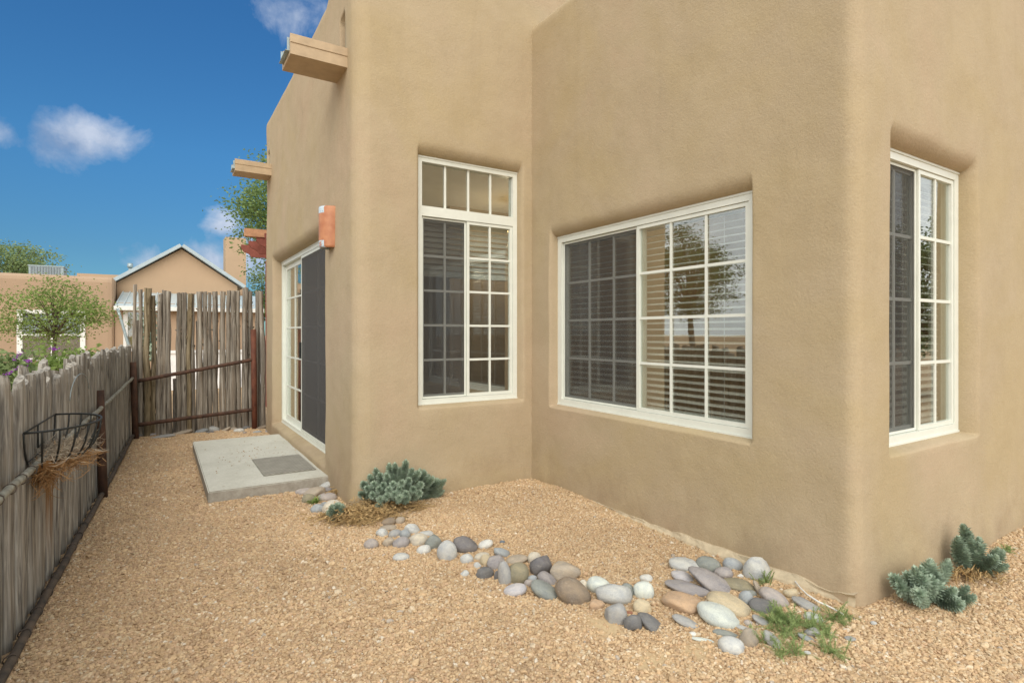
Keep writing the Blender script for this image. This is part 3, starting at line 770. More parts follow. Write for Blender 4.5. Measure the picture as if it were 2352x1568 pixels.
# ------------------------------------------------------------------ half-round wire basket on the low fence
bk = thing('wire_basket', (fa(3.52), 3.52, .64), 'half-round black wire wall basket with torn coconut liner hung on plank fence', 'wall basket')
bc = 3.52; bx = fa(bc)+.03
def bp(th, q):           # th 0..pi round the rim, q 0 rim .. 1 bottom
    w = .33*math.cos(th); o = .235*math.sin(th)
    k = math.cos(q*math.pi/2)**.75; return Vector((fa(bc-w*k)+.03+o*k, bc-w*k, .865-.215*math.sin(q*math.pi/2)))
MB().tube([bp(t, 0) for t in np.linspace(0, math.pi, 26)], .0052, 6).build('rim', M['dark_metal'], bk, True)
for t in np.linspace(0, math.pi, 13)[0:13]:
    MB().tube([bp(t, q) for q in np.linspace(0, 1, 9)], .0042, 5).build('rib', M['dark_metal'], bk, True)
MB().tube([bp(0, 0), bp(math.pi, 0)], .004, 5).tube([bp(0, .45), bp(math.pi, .45)], .003, 5).tube([(bx+.0, bc-.08, .865), (bx, bc-.08, .76), (bx, bc+.1, .76), (bx, bc+.1, .865)], .004, 5).build('back_wire', M['dark_metal'], bk, True)
v = []; f = []; nt_, nq = 26, 9
for i in range(nt_+1):
    for j in range(nq+1):
        th = math.pi*i/nt_; q = .50+.5*j/nq + (.10*math.sin(i*1.9)+.05*math.sin(i*4.3) if j == 0 else 0)
        p = bp(th, min(1, q)); p.x += random.uniform(-.006, .006); p.z += random.uniform(-.010, .004); v.append(tuple(p))
for i in range(nt_):
    for j in range(nq): k = i*(nq+1)+j; f.append((k, k+1, k+nq+2, k+nq+1))
mesh('liner', v, f, M['coco'], bk)
def fluff(name, m, n, cen, sx, sy, sz, ln, seed, parent, drop=0, wd=.0013):
    r = random.Random(seed); v = []; f = []
    for i in range(n):
        c = Vector(cen)+Vector((r.gauss(0, sx), r.gauss(0, sy), r.gauss(0, sz))); d = Vector((r.gauss(0, 1), r.gauss(0, 1), r.gauss(0, .35)-drop)).normalized()*ln*r.uniform(.5, 1.4)
        s = Vector((r.gauss(0, 1), r.gauss(0, 1), r.gauss(0, 1))).normalized()*wd; mid = c+d*.5+Vector((0, 0, -.15*ln)); k = len(v)
        v += [tuple(c-s), tuple(c+s), tuple(mid+s), tuple(mid-s), tuple(c+d)]; f += [(k, k+1, k+2, k+3), (k+3, k+2, k+4)]
    return mesh(name, v, f, m, parent)
fluff('fibre', M['coco_grey'], 900, (bx+.09, bc+.03, .735), .05, .13, .012, .06, 3, bk)
fluff('fibre', M['coco'], 1300, (bx+.10, bc+.02, .685), .05, .12, .016, .065, 4, bk, .3)
fluff('fibre', M['coco'], 500, (bx+.03, bc-.10, .64), .02, .06, .03, .06, 5, bk, .9)

# ------------------------------------------------------------------ river stones
def stone_mesh(seed, kind):
    bm = bmesh.new(); bmesh.ops.create_icosphere(bm, subdivisions=3, radius=1); r = random.Random(seed)
    o = Vector((r.uniform(0, 50), r.uniform(0, 50), r.uniform(0, 50)))
    planes = [(Vector((r.gauss(0, 1), r.gauss(0, 1), r.gauss(0, 1))).normalized(), r.uniform(.62, .9)) for _ in range(9 if kind != 'egg' else 3)]
    for v in bm.verts:
        d = v.co.normalized(); k = 1+.10*noise.noise(d*1.1+o)
        if kind == 'egg': k *= 1+.08*d.x
        for n_, h in planes:
            q = d.dot(n_)
            lim = h if kind != 'egg' else max(h, .86)
            if q*k > lim: k = k*(.35)+(lim/q)*.65 if kind == 'egg' else k*.12+(lim/q)*.88
        if kind == 'rough': k += .07*noise.noise(d*4+o)+.03*noise.noise(d*9+o)
        else: k += .030*noise.noise(d*3.5+o)+.010*noise.noise(d*10+o)
        v.co = d*k
    xs_ = [v.co.x for v in bm.verts]; ys_ = [v.co.y for v in bm.verts]; zs_ = [v.co.z for v in bm.verts]
    for v in bm.verts: v.co = Vector(((v.co.x-(max(xs_)+min(xs_))/2)*2/(max(xs_)-min(xs_)), (v.co.y-(max(ys_)+min(ys_))/2)*2/(max(ys_)-min(ys_)), (v.co.z-(max(zs_)+min(zs_))/2)*2/(max(zs_)-min(zs_))))
    me = bpy.data.meshes.new('river_stone'); bm.to_mesh(me); bm.free(); me.materials.append(M['stone'])
    me.polygons.foreach_set('use_smooth', [True]*len(me.polygons)); return me
SM = {'e': [stone_mesh(i, 'egg') for i in range(9)], 'a': [stone_mesh(20+i, 'angular') for i in range(6)], 'r': [stone_mesh(40+i, 'rough') for i in range(5)]}
CO = dict(lg=(.50, .52, .50), g=(.34, .345, .335), dg=(.17, .17, .17), bg=(.33, .37, .39), dbg=(.16, .20, .24), mv=(.34, .295, .29), dmv=(.185, .165, .165), w=(.66, .67, .62), cr=(.60, .54, .41), ye=(.58, .47, .27), tan=(.43, .355, .255), br=(.30, .225, .145), pk=(.46, .365, .30), ol=(.30, .265, .155), li=(.52, .49, .52), gg=(.26, .29, .265), mint=(.56, .62, .56), or_=(.52, .33, .17), ru=(.42, .15, .06))
ZN = {4: (800, 1250, .3507), 5: (1300, 1500, .3189), 6: (1850, 1550, .3189), 7: (380, 1200, .17857)}
def stone(zn, x, y, w, h, ang, col, kind, label, group, lift=0.0, depth=.8, bury=.5):
    ox, oy, s = ZN[zn]; fx, fy, w, h = ox+x*s, oy+y*s, w*s, h*s
    p, t = at(fx, fy, .02); k = t/(FOC*1.27551)
    ax, ah = w/2*k*1.10, h/2*k*1.10
    ca, sa_ = abs(math.cos(R(ang))), abs(math.sin(R(ang)))
    phi = math.atan2(fy/1.27551-765, FOC); small = min(ax, ah); 
    ad = small*1.15 if depth is None else min(ax, .9*ah/max(.3, math.sin(phi)))*depth
    cz = math.sqrt(max(ah**2-(ad*math.sin(phi))**2, (.42*ah)**2))/math.cos(phi)
    cz = min(cz, ah*1.05)
    zc = gz(p.x, p.y) + cz*.38 + lift
    p, t = at(fx, fy, zc)
    if kind == 'e' and random.random() < .22: kind = 'a'
    me = random.choice(SM[kind])
    o = link('river_stone', me, None, p); lum = sum(CO[col])/3; q_ = .4 if col in ('mv', 'dmv', 'li', 'pk') else .72; jit = random.uniform(.92, 1.1); o.color = (*[min(.85, (c_*q_+lum*(1-q_))*1.1*jit) for c_ in CO[col]], 1)
    yaw = -math.atan2(.533, .846)
    rt = Matrix.Rotation(yaw + math.atan2(-(fx/1.27551-1176), FOC)*.9, 4, 'Z') @ Matrix.Rotation(R(-ang), 4, 'Y')
    if random.random() < .5: rt = rt @ Matrix.Rotation(math.pi, 4, 'Z')
    o.rotation_euler = rt.to_euler(); o.scale = (ax, ad, cz)
    tag(o, label, 'stone', group); return o
ARC, PILE, SLAB, BACK = 'river stones edging the raised gravel bed', 'river stones heaped near the house corner', 'river stones beside the concrete slab', 'river stones along the foot of the pole fence'
S = [
 (4, 440, 495, 112, 62, 20, 'lg', 'e', 'pale grey stone touching the foot of the house at the slab end', SLAB),
 (4, 432, 528, 105, 46, 0, 'mv', 'e', 'flat mauve grey stone just below the pale stone at the slab end', SLAB),
 (4, 268, 540, 150, 58, 0, 'pk', 'e', 'flat pinkish stone in front of the slab edge, leftmost of its cluster', SLAB),
 (4, 345, 560, 165, 90, 8, 'tan', 'e', 'broad brownish grey stone behind the small grass tuft', SLAB),
 (4, 300, 608, 105, 90, 0, 'ol', 'e', 'rounded olive brown stone half hidden by the small grass tuft', SLAB),
 (4, 457, 590, 140, 76, -3, 'pk', 'e', 'smooth pinkish tan oval stone right of the grass tuft', SLAB),
 (4, 374, 688, 108, 84, 12, 'bg', 'a', 'blue grey stone below the grass tuft', SLAB),
 (4, 490, 682, 150, 130, 25, 'cr', 'e', 'big cream boulder at the left end of the large blue-green plant', SLAB),
 (4, 430, 645, 56, 40, 0, 'bg', 'e', 'little blue grey stone between the cream boulder and grass tuft', SLAB),
 (4, 1058, 785, 85, 66, 15, 'tan', 'e', 'rounded tan stone under the front of the large blue-green plant', ARC),
 (4, 968, 796, 110, 70, 10, 'br', 'e', 'brown stone under the dry twigs of the large blue-green plant', ARC),
 (4, 962, 842, 128, 55, -3, 'tan', 'e', 'flat tan stone at the upper left start of the stone arc', ARC),
 (4, 912, 890, 96, 74, -12, 'lg', 'a', 'light grey wedge-shaped stone at the left start of the arc', ARC),
 (4, 1020, 895, 104, 74, 8, 'g', 'e', 'grey rounded stone right of the light grey wedge-shaped one', ARC),
 (4, 1100, 905, 90, 88, 0, 'bg', 'e', 'blue grey stone wedged below the pale oval one at the arc start', ARC),
 (4, 1160, 858, 120, 90, -20, 'lg', 'e', 'pale grey oval stone highest in the left group of the arc', ARC),
 (4, 1282, 890, 108, 46, -5, 'lg', 'e', 'small flat pale stone behind the round cream stone', ARC),
 (4, 820, 982, 112, 88, 5, 'pk', 'e', 'mauve pink stone standing alone leftmost of the arc', ARC),
 (4, 965, 970, 96, 86, 0, 'tan', 'a', 'grey tan angular stone right of the lone mauve pink stone', ARC),
 (4, 1070, 972, 130, 96, 18, 'mv', 'e', 'mauve grey stone with pointed left end left of the round cream stone', ARC),
 (4, 1215, 945, 150, 110, 0, 'cr', 'e', 'round cream stone in the left group of the arc', ARC),
 (4, 1345, 975, 132, 128, -30, 'gg', 'a', 'dark grey-green stone leaning on the round cream stone', ARC),
 (4, 1258, 1028, 112, 74, 8, 'w', 'e', 'small white oval stone below the round cream stone', ARC),
 (4, 1070, 1088, 128, 66, 0, 'lg', 'e', 'flat beige grey stone lying alone in front of the arc', ARC),
 (4, 1453, 1048, 152, 178, 0, 'lg', 'e', 'large light grey egg-shaped stone standing upright in the arc', ARC),
 (4, 1605, 992, 190, 132, -15, 'dmv', 'a', 'large dark mauve stone right of the upright grey egg', ARC),
 (4, 1775, 985, 118, 76, 20, 'w', 'e', 'white oval stone right of the large dark mauve stone', ARC),
 (4, 1618, 1105, 106, 86, 0, 'lg', 'e', 'small speckled grey stone just below the large dark mauve stone', ARC),
 (4, 1915, 960, 42, 26, 0, 'dbg', 'e', 'tiny dark blue pebble alone on the raised bed', ARC),
 (4, 1910, 1050, 135, 82, -25, 'bg', 'a', 'blue-green angular slab-like stone near the tiny dark blue pebble', ARC),
 (4, 1745, 1083, 120, 64, 10, 'cr', 'e', 'cream oval stone with a yellow stone at its lower right', ARC),
 (4, 1780, 1122, 98, 108, 30, 'ye', 'e', 'yellow cream stone beside the white-capped mottled stone', ARC),
 (4, 1865, 1142, 145, 118, 0, 'mv', 'r', 'mottled grey brown stone with a white cap', ARC),
 (4, 1655, 1160, 72, 40, 0, 'or_', 'e', 'half buried peach stone below the small speckled grey stone', ARC),
 (4, 1705, 1162, 60, 60, 30, 'lg', 'a', 'small pale chip between the peach and yellow cream stones', ARC),
 (4, 1600, 1230, 74, 52, 30, 'lg', 'r', 'small pale knobbly stone in front of the arc', ARC),
 (4, 1770, 1225, 140, 102, 0, 'dg', 'r', 'dark bluish stone with a hollow, left of the tall grey stone', ARC),
 (5, 560, 592, 112, 250, 8, 'g', 'e', 'tall grey stone propped upright against the olive tan one', ARC),
 (5, 680, 578, 185, 205, -20, 'ol', 'e', 'olive tan stone with wavy grain', ARC),
 (5, 490, 592, 52, 96, 0, 'dg', 'e', 'narrow dark stone left of the tall grey stone', ARC),
 (5, 672, 435, 186, 80, 10, 'tan', 'e', 'brown grey pitted oval stone behind the olive tan stone', ARC),
 (5, 832, 428, 118, 112, 0, 'cr', 'e', 'round cream stone behind the dark mauve triangular stone', ARC),
 (5, 882, 512, 185, 215, -25, 'dmv', 'a', 'dark mauve triangular stone with a crack', ARC),
 (5, 815, 622, 90, 80, 0, 'bg', 'e', 'blue grey stone half hidden below the dark mauve triangular stone', ARC),
 (5, 782, 655, 86, 70, 0, 'pk', 'r', 'small pinkish rough stone above the lilac oval', ARC),
 (5, 655, 716, 205, 112, 14, 'li', 'e', 'smooth pale lilac oval stone at the front of the arc', ARC),
 (5, 955, 620, 195, 110, -35, 'mv', 'e', 'slanting mauve brown oblong stone in the middle of the arc', ARC),
 (5, 935, 726, 275, 140, -28, 'gg', 'e', 'smooth grey-green flat stone slanting at the front of the arc', ARC),
 (5, 1117, 550, 258, 175, 0, 'tan', 'e', 'large tan grey oval stone behind the biggest brown one', ARC),
 (5, 1186, 750, 318, 230, -30, 'br', 'e', 'biggest brown tan stone of the arc', ARC),
 (5, 1290, 676, 98, 100, 0, 'cr', 'a', 'cream blocky stone between the biggest brown and the mint white one', ARC),
 (5, 1425, 682, 210, 160, -20, 'mint', 'e', 'smooth mint white stone behind the grey triangular one', ARC),
 (5, 1562, 755, 310, 205, -8, 'lg', 'a', 'large pale grey triangular stone', ARC),
 (5, 1685, 728, 128, 130, 0, 'gg', 'a', 'dark grey-green stone behind the large grey triangular one', ARC),
 (5, 1860, 610, 112, 74, 0, 'w', 'a', 'small white stone behind the mint grey egg-shaped one', ARC),
 (5, 1838, 730, 172, 170, 0, 'mint', 'e', 'mint grey egg-shaped stone at the right end of the arc', ARC),
 (5, 1825, 878, 165, 130, -25, 'ye', 'r', 'rough yellow quartz stone below the mint grey egg', ARC),
 (5, 1580, 945, 192, 195, 0, 'g', 'e', 'round grey stone at the front right of the arc', ARC),
 (5, 1735, 1022, 160, 160, 0, 'dg', 'a', 'left half of a dark broken stone, touching the round grey one', ARC),
 (5, 1905, 1025, 250, 125, -30, 'dg', 'a', 'right half of a dark broken stone pointing down to the right', ARC),
 (5, 1405, 852, 130, 90, 0, 'or_', 'r', 'half buried orange tan stone below the large grey triangular one', ARC),
 (5, 1705, 925, 60, 34, 0, 'ru', 'r', 'tiny rust orange stone above the dark broken stone', ARC),
 (6, 490, 330, 265, 125, -5, 'lg', 'e', 'light bluish grey oval stone at the top left of the heap', PILE),
 (6, 705, 335, 205, 155, -8, 'gg', 'e', 'grey-green rounded stone at the top of the heap', PILE),
 (6, 930, 325, 162, 116, -10, 'bg', 'e', 'blue grey stone left of the large pale standing stone', PILE),
 (6, 845, 405, 155, 110, 12, 'mv', 'e', 'mauve grey stone below the grey-green one on the heap', PILE),
 (6, 470, 435, 195, 96, -12, 'li', 'e', 'pale lilac oval stone below the light bluish grey one', PILE),
 (6, 770, 508, 470, 165, -25, 'mv', 'e', 'longest mauve grey stone slanting across the heap', PILE),
 (6, 515, 540, 375, 125, -6, 'mv', 'e', 'long grey stone with a dark patch at the left of the heap', PILE),
 (6, 985, 510, 265, 112, -5, 'ol', 'e', 'olive brown oblong stone left of the large pale standing stone', PILE),
 (6, 1150, 385, 215, 235, -15, 'lg', 'a', 'large pale blue-white stone standing near the white cable end', PILE),
 (6, 1170, 562, 180, 66, -64, 'tan', 'e', 'thin tan stick-like stone leaning below the large pale standing stone', PILE),
 (6, 480, 678, 375, 185, -5, 'or_', 'r', 'rough orange brown stone at the left front of the heap', PILE),
 (6, 890, 692, 360, 185, -15, 'ye', 'e', 'cream and yellow stone in the middle of the heap', PILE),
 (6, 800, 795, 365, 200, -18, 'mint', 'e', 'large mint white oval stone at the front of the heap', PILE),
 (6, 1050, 645, 118, 150, -10, 'bg', 'e', 'upright blue stone right of the cream and yellow one', PILE),
 (6, 1105, 592, 84, 60, 0, 'gg', 'e', 'little dark green-grey stone above the upright blue one', PILE),
 (6, 1310, 632, 245, 150, -25, 'pk', 'e', 'mauve pink stone behind the feathery weed', PILE),
 (6, 1210, 715, 230, 130, -10, 'dg', 'r', 'dark mossy grey stone left behind the feathery weed', PILE),
 (6, 1462, 595, 120, 96, 0, 'ye', 'r', 'yellow lichen-covered stone near the white cable', PILE),
 (6, 1610, 690, 240, 96, -15, 'g', 'a', 'flat brownish grey stone right of the yellow lichen stone', PILE),
 (6, 510, 855, 262, 84, -20, 'g', 'e', 'flat grey stone half sunk in sand in front of the heap', PILE),
 (6, 562, 962, 62, 44, 0, 'w', 'a', 'tiny white chip on the sand in front of the heap', PILE),
 (6, 650, 1012, 195, 36, -2, 'mint', 'e', 'thin pale flat stone sunk in the sand', PILE),
 (6, 860, 955, 205, 58, -3, 'gg', 'e', 'flat grey-green stone below the large mint white one', PILE),
 (6, 915, 1072, 215, 152, -5, 'lg', 'e', 'round beige grey stone lowest of the heap', PILE),
 (6, 1078, 1010, 150, 185, -20, 'tan', 'e', 'beige grey stone right of the lowest round one', PILE),
 (6, 1020, 905, 112, 42, -8, 'lg', 'e', 'small pale flat stone between the mint white stone and the weed', PILE),
 (6, 1070, 862, 72, 60, 0, 'pk', 'e', 'little pale pink stone right of the large mint white one', PILE),
 (6, 1205, 850, 185, 72, -25, 'g', 'e', 'grey oblong stone at the left edge of the feathery weed', PILE),
 (6, 1670, 812, 152, 90, -8, 'mint', 'e', 'pale teal stone seen above the middle of the weed', PILE),
 (6, 1662, 952, 130, 90, 0, 'g', 'a', 'grey stone in the middle of the feathery weed', PILE),
 (6, 1620, 1006, 172, 50, -20, 'bg', 'e', 'bluish flat stone low in the middle of the weed', PILE),
 (6, 1300, 1030, 210, 110, -40, 'g', 'e', 'grey stone poking out under the left of the weed', PILE),
 (6, 2010, 1010, 92, 46, 0, 'g', 'e', 'small grey stone alone right of the weed', PILE),
 (6, 1615, 1136, 62, 42, 0, 'lg', 'a', 'small pale stone below the middle of the weed', PILE),
 (6, 1000, 432, 54, 42, 0, 'w', 'a', 'little white chip left of the large pale standing stone', PILE),
 (6, 1785, 792, 84, 52, 0, 'or_', 'e', 'small peach stone at the upper right of the weed', PILE),
 (6, 2225, 862, 52, 40, 0, 'lg', 'e', 'tiny pale stone in front of the house corner', PILE),
 (7, 120, 425, 165, 100, 10, 'dg', 'e', 'dark grey stone at the foot of the corner post', BACK),
 (7, 355, 405, 182, 82, 5, 'mv', 'e', 'mauve oval stone second from the corner post', BACK),
 (7, 545, 440, 335, 62, 5, 'g', 'e', 'long low grey stone in front of the pole fence', BACK),
 (7, 850, 375, 305, 76, 12, 'tan', 'e', 'long tilted tan grey stone before the pole fence', BACK),
 (7, 1180, 350, 192, 80, 12, 'bg', 'e', 'blue grey stone at the middle foot of the pole fence', BACK),
 (7, 1388, 325, 152, 108, -20, 'lg', 'e', 'pale rounded stone at the middle foot of the pole fence', BACK),
 (7, 1320, 368, 122, 40, 0, 'dg', 'e', 'low dark stone under the pale rounded one', BACK),
 (7, 1512, 285, 175, 80, 5, 'br', 'e', 'brown stone against the poles', BACK),
 (7, 1565, 332, 172, 56, 28, 'tan', 'e', 'slim tan stone slanting up to the right', BACK),
 (7, 1702, 315, 115, 60, 0, 'tan', 'e', 'tan stone behind the pinkish white one', BACK),
 (7, 1792, 345, 152, 80, 0, 'w', 'e', 'pinkish white stone in front of the pole fence', BACK),
 (7, 1910, 298, 112, 66, 5, 'dg', 'e', 'dark grey stone left of the rusty post', BACK),
 (7, 2000, 268, 126, 60, -8, 'lg', 'e', 'pale oval stone touching the rusty post', BACK),
 (7, 2150, 297, 235, 58, 18, 'br', 'e', 'long brown stone between the rusty post and house', BACK),
 (7, 2090, 365, 132, 44, 5, 'bg', 'e', 'flat blue stone at the far edge of the slab', BACK),
 (7, 2268, 310, 62, 104, -35, 'w', 'e', 'pale stone standing by the far end of the house', BACK),
 (7, 2290, 352, 122, 48, 5, 'mv', 'e', 'mauve stone at the far slab corner by the house', BACK),
 (7, 1882, 382, 72, 40, 10, 'pk', 'a', 'little pink stone by the far edge of the slab', BACK),
 (7, -175, 745, 75, 42, 0, 'lg', 'e', 'small white stone lying beside the low plank fence', BACK),
]
for s in S: stone(*s)

# ------------------------------------------------------------------ gravel (stuff)
def gravel():
    pts = []; cols = []
    n = 290000
    A = rng.uniform(-.62, 6.3, n*2); B = rng.uniform(.55, 8.42, n*2); U = rng.uniform(0, 1, n*2)
    P = []
    cols_ = np.array([(.50, .335, .19), (.56, .385, .22), (.62, .455, .275), (.66, .52, .35), (.40, .27, .17), (.56, .37, .235), (.72, .62, .48), (.34, .22, .13), (.78, .74, .66), (.36, .36, .36)])
    wt_l = np.array([.16, .20, .15, .07, .13, .20, .04, .035, .01, .005]); wt_r = np.array([.14, .22, .25, .18, .04, .06, .07, .02, .014, .006])
    wt_l /= wt_l.sum(); wt_r /= wt_r.sum()
    for a, b, u in zip(A, B, U):
        t = a*.533+b*.846; x = a*.846-b*.533
        if t < 1.7 or abs(x/t) > 1.02: continue
        if a < fa(b)+.02: continue
        if b > 4.07 and a > WA-.01: continue
        if a > 2.775 and b > 1.355: continue
        if .30 < a and 4.83 < b < 7.22 : continue
        dens = 1 if t < 4.2 else .62
        if u > dens: continue
        sf = sandf(a, b)
        if sf > 0 and random.random() < sf*.72: continue
        P.append((a, b, t))
    P = np.array(P); print('gravel', len(P))
    n = len(P); t = P[:, 2]
    z = np.array([gz(a, b) for a, b, _ in P])
    sc = rng.lognormal(math.log(.0055), .26, n)*np.where(t > 4.2, 1.25, 1.0)
    big = rng.random(n) < .003; sc[big] *= 1.9
    mound = np.array([max(0, 1-math.hypot(a-2.1, b-3.3)/1.2) for a, b, _ in P]); sc *= (1-.22*np.clip(mound*2, 0, 1))*(1+.18*np.array([nz(a, b, 2.3) for a, b, _ in P]))
    wr = np.clip((P[:, 0]-.15)/1.6 + .25*np.array([nz(a, b, 1.2) for a, b, _ in P]), 0, 1)
    ci = np.where(rng.random(n) < wr, rng.choice(10, n, p=wt_r), rng.choice(10, n, p=wt_l))
    cols_ = .62*cols_ + .38*np.array([.62, .46, .31]); lf_ = np.array([1+.13*nz(a, b, 1.7)+.07*nz(a, b, 6) for a, b, _ in P])[:, None]; col = cols_[ci]*rng.uniform(.80, 1.03, (n, 1))*lf_*np.array([.95, .945, .89])
    me = bpy.data.meshes.new('gravel'); me.vertices.add(n)
    co = np.stack([P[:, 0], P[:, 1], z+sc*.28], 1); me.vertices.foreach_set('co', co.ravel())
    me.attributes.new('gcol', 'FLOAT_COLOR', 'POINT').data.foreach_set('color', np.concatenate([col, np.ones((n, 1))], 1).ravel())
    me.attributes.new('gsc', 'FLOAT_VECTOR', 'POINT').data.foreach_set('vector', np.stack([sc*rng.uniform(.9, 1.7, n), sc, sc*rng.uniform(.55, .95, n)], 1).ravel())
    me.attributes.new('grot', 'FLOAT_VECTOR', 'POINT').data.foreach_set('vector', np.stack([rng.normal(0, .35, n), rng.normal(0, .35, n), rng.uniform(0, 6.28, n)], 1).ravel())
    me.attributes.new('gidx', 'INT', 'POINT').data.foreach_set('value', rng.integers(0, 5, n).astype(np.int32))
    o = bpy.data.objects.new('gravel', me); COL.objects.link(o); o['kind'] = 'stuff'
    tag(o, 'tan and pinkish crushed gravel covering the yard', 'gravel')
    G = bpy.data.node_groups.new('gravel_scatter', 'GeometryNodeTree')
    G.interface.new_socket('Geometry', in_out='INPUT', socket_type='NodeSocketGeometry'); G.interface.new_socket('Geometry', in_out='OUTPUT', socket_type='NodeSocketGeometry')
    gi = G.nodes.new('NodeGroupInput'); go = G.nodes.new('NodeGroupOutput'); join = G.nodes.new('GeometryNodeGeometryToInstance')
    for k in range(5):
        ico = G.nodes.new('GeometryNodeMeshIcoSphere'); ico.inputs['Subdivisions'].default_value = 2 if k < 4 else 1
        sp = G.nodes.new('GeometryNodeSetPosition'); pn = G.nodes.new('GeometryNodeInputPosition')
        nn = G.nodes.new('ShaderNodeTexNoise'); nn.inputs['Scale'].default_value = 1.1; nn.noise_dimensions = '4D'; nn.inputs['W'].default_value = k*3.3; nn.inputs['Detail'].default_value = 1
        su = G.nodes.new('ShaderNodeVectorMath'); su.operation = 'SUBTRACT'; su.inputs[1].default_value = (.5, .5, .5)
        sc2 = G.nodes.new('ShaderNodeVectorMath'); sc2.operation = 'SCALE'; sc2.inputs['Scale'].default_value = 1.5
        G.links.new(pn.outputs[0], nn.inputs['Vector']); G.links.new(nn.outputs['Color'], su.inputs[0]); G.links.new(su.outputs[0], sc2.inputs[0])
        G.links.new(ico.outputs[0], sp.inputs['Geometry']); G.links.new(sc2.outputs[0], sp.inputs['Offset'])
        sm = G.nodes.new('GeometryNodeSetMaterial'); sm.inputs['Material'].default_value = M['gravel']; G.links.new(sp.outputs[0], sm.inputs[0])
        G.links.new(sm.outputs[0], join.inputs[0])
    iop = G.nodes.new('GeometryNodeInstanceOnPoints'); iop.inputs['Pick Instance'].default_value = True
    def na(nm, ty):
        x = G.nodes.new('GeometryNodeInputNamedAttribute'); x.data_type = ty; x.inputs[0].default_value = nm; return [s for s in x.outputs if s.enabled and s.name == 'Attribute'][0]
    G.links.new(gi.outputs[0], iop.inputs['Points']); G.links.new(join.outputs[0], iop.inputs['Instance'])
    G.links.new(na('gidx', 'INT'), iop.inputs['Instance Index']); G.links.new(na('gsc', 'FLOAT_VECTOR'), iop.inputs['Scale'])
    er = G.nodes.new('FunctionNodeEulerToRotation'); G.links.new(na('grot', 'FLOAT_VECTOR'), er.inputs[0]); G.links.new(er.outputs[0], iop.inputs['Rotation'])
    G.links.new(iop.outputs[0], go.inputs[0])
    md = o.modifiers.new('scatter', 'NODES'); md.node_group = G
gravel()

# ------------------------------------------------------------------ blue-green spurge plants
def spurge_mesh(seed, L, W_):
    r = random.Random(seed); v = []; f = []
    bend = r.uniform(.10, .35)*L; n = int(L*900)
    def cl(t): return Vector((bend*t*t, 0, L*(t-.12*t*t)))
    n_ = 6
    for i in range(7):                                # the stalk
        p = cl(i/6)
        for k in range(n_): a = k*2*math.pi/n_; v.append((p.x+.0035*math.cos(a), p.y+.0035*math.sin(a), p.z))
    for i in range(6):
        for k in range(n_): f.append((i*n_+k, i*n_+(k+1) % n_, (i+1)*n_+(k+1) % n_, (i+1)*n_+k))
    for i in range(n):
        t = .12+.88*(i/n)**.9; p = cl(t); a = i*2.39996
        ax = (cl(min(1, t+.02))-cl(t-.02)).normalized()
        side = Vector((math.cos(a), math.sin(a), 0)); side = (side-ax*side.dot(ax)).normalized()
        tipk = max(0, (t-.82)/.18); up = .45+.25*t+1.6*tipk
        d = (side + ax*up).normalized(); ln = W_*(.62+.5*math.sin(min(1, t*1.3)*math.pi*.5))*(1-.45*tipk)*r.uniform(.85, 1.12)
        s = ax.cross(side)*ln*.20; nrm = (ax*1-side*up).normalized()*ln*.07
        k = len(v); m = p+d*ln*.55
        v += [tuple(p-s*.4), tuple(p+s*.4), tuple(m+s+nrm*.6), tuple(m-s+nrm*.6), tuple(p+d*ln*.97+nrm*-.2), tuple(m-nrm*.8)]
        f += [(k, k+5, k+3), (k, k+1, k+5), (k+1, k+2, k+5), (k+3, k+5, k+4), (k+5, k+2, k+4)]
    me = bpy.data.meshes.new('stem'); me.from_pydata(v, [], f); me.materials.append(M['spurge']); return me
SP = {'s': [spurge_mesh(i, .11, .030) for i in range(3)], 'm': [spurge_mesh(10+i, .17, .031) for i in range(4)], 'l': [spurge_mesh(20+i, .24, .032) for i in range(4)]}
SL = {'s': .11, 'm': .17, 'l': .24}
def stem(parent, base, tip, k=1.0):
    d = Vector(tip)-Vector(base); L = d.length
    key = 's' if L < .135 else ('m' if L < .21 else 'l')
    me = random.choice(SP[key]); s = L/SL[key]
    q = d.to_track_quat('Z', 'Y'); o = link('stem', me, parent, base)
    # roll so the built-in bend curls upwards
    best = None
    for a in np.linspace(0, 6.283, 12, endpoint=False):
        qq = q @ Matrix.Rotation(a, 3, 'Z').to_quaternion(); z = (qq @ Vector((1, 0, 0))).z
        if best is None or z > best[0]: best = (z, qq)
    o.rotation_euler = best[1].to_euler(); wid = k/s if s > 1.15 or s < .8 else 1
    o.scale = (s*wid**.6, s*wid**.6, s); return o
def Z4(x, y): return 800+x*.3507, 1250+y*.3507
def Z8(x, y): return 2400+x*.35067, 1450+y*.35067
def tips_plant(name, base8, tips, label, grp):
    b0, _ = at(*Z8(*base8)); pl = thing(name, (b0.x, b0.y, 0), label, 'plant', grp)
    for (tx, ty, z) in tips:
        p, _ = at(*Z8(tx, ty), z=z); d = p-b0; d.z = 0
        bs = b0 + d*random.uniform(.05, .3); bs.z = .01
        if (p-bs).length > .30: bs = p + (bs-p).normalized()*.30; bs.z = max(bs.z, .012)
        o_ = stem(pl, bs, p, 1.0); o_.scale = (o_.scale[0]*1.3, o_.scale[1]*1.3, o_.scale[2]*1.06)
    return pl
GS = 'blue-green spurge plants at the foot of the house'
p1 = tips_plant('spurge_plant', (900, 880), [(572, 735, .10), (640, 830, .06), (690, 700, .12), (745, 690, .13), (860, 560, .19), (800, 640, .15), (1010, 575, .17), (1115, 580, .14), (840, 770, .12), (1075, 705, .11), (1055, 830, .08), (1295, 850, .06), (1335, 935, .035), (820, 920, .06), (905, 690, .13), (960, 770, .12), (1180, 870, .07), (760, 770, .12), (1200, 950, .03)],
                'nearest blue-green spurge plant in front of the end wall', GS)
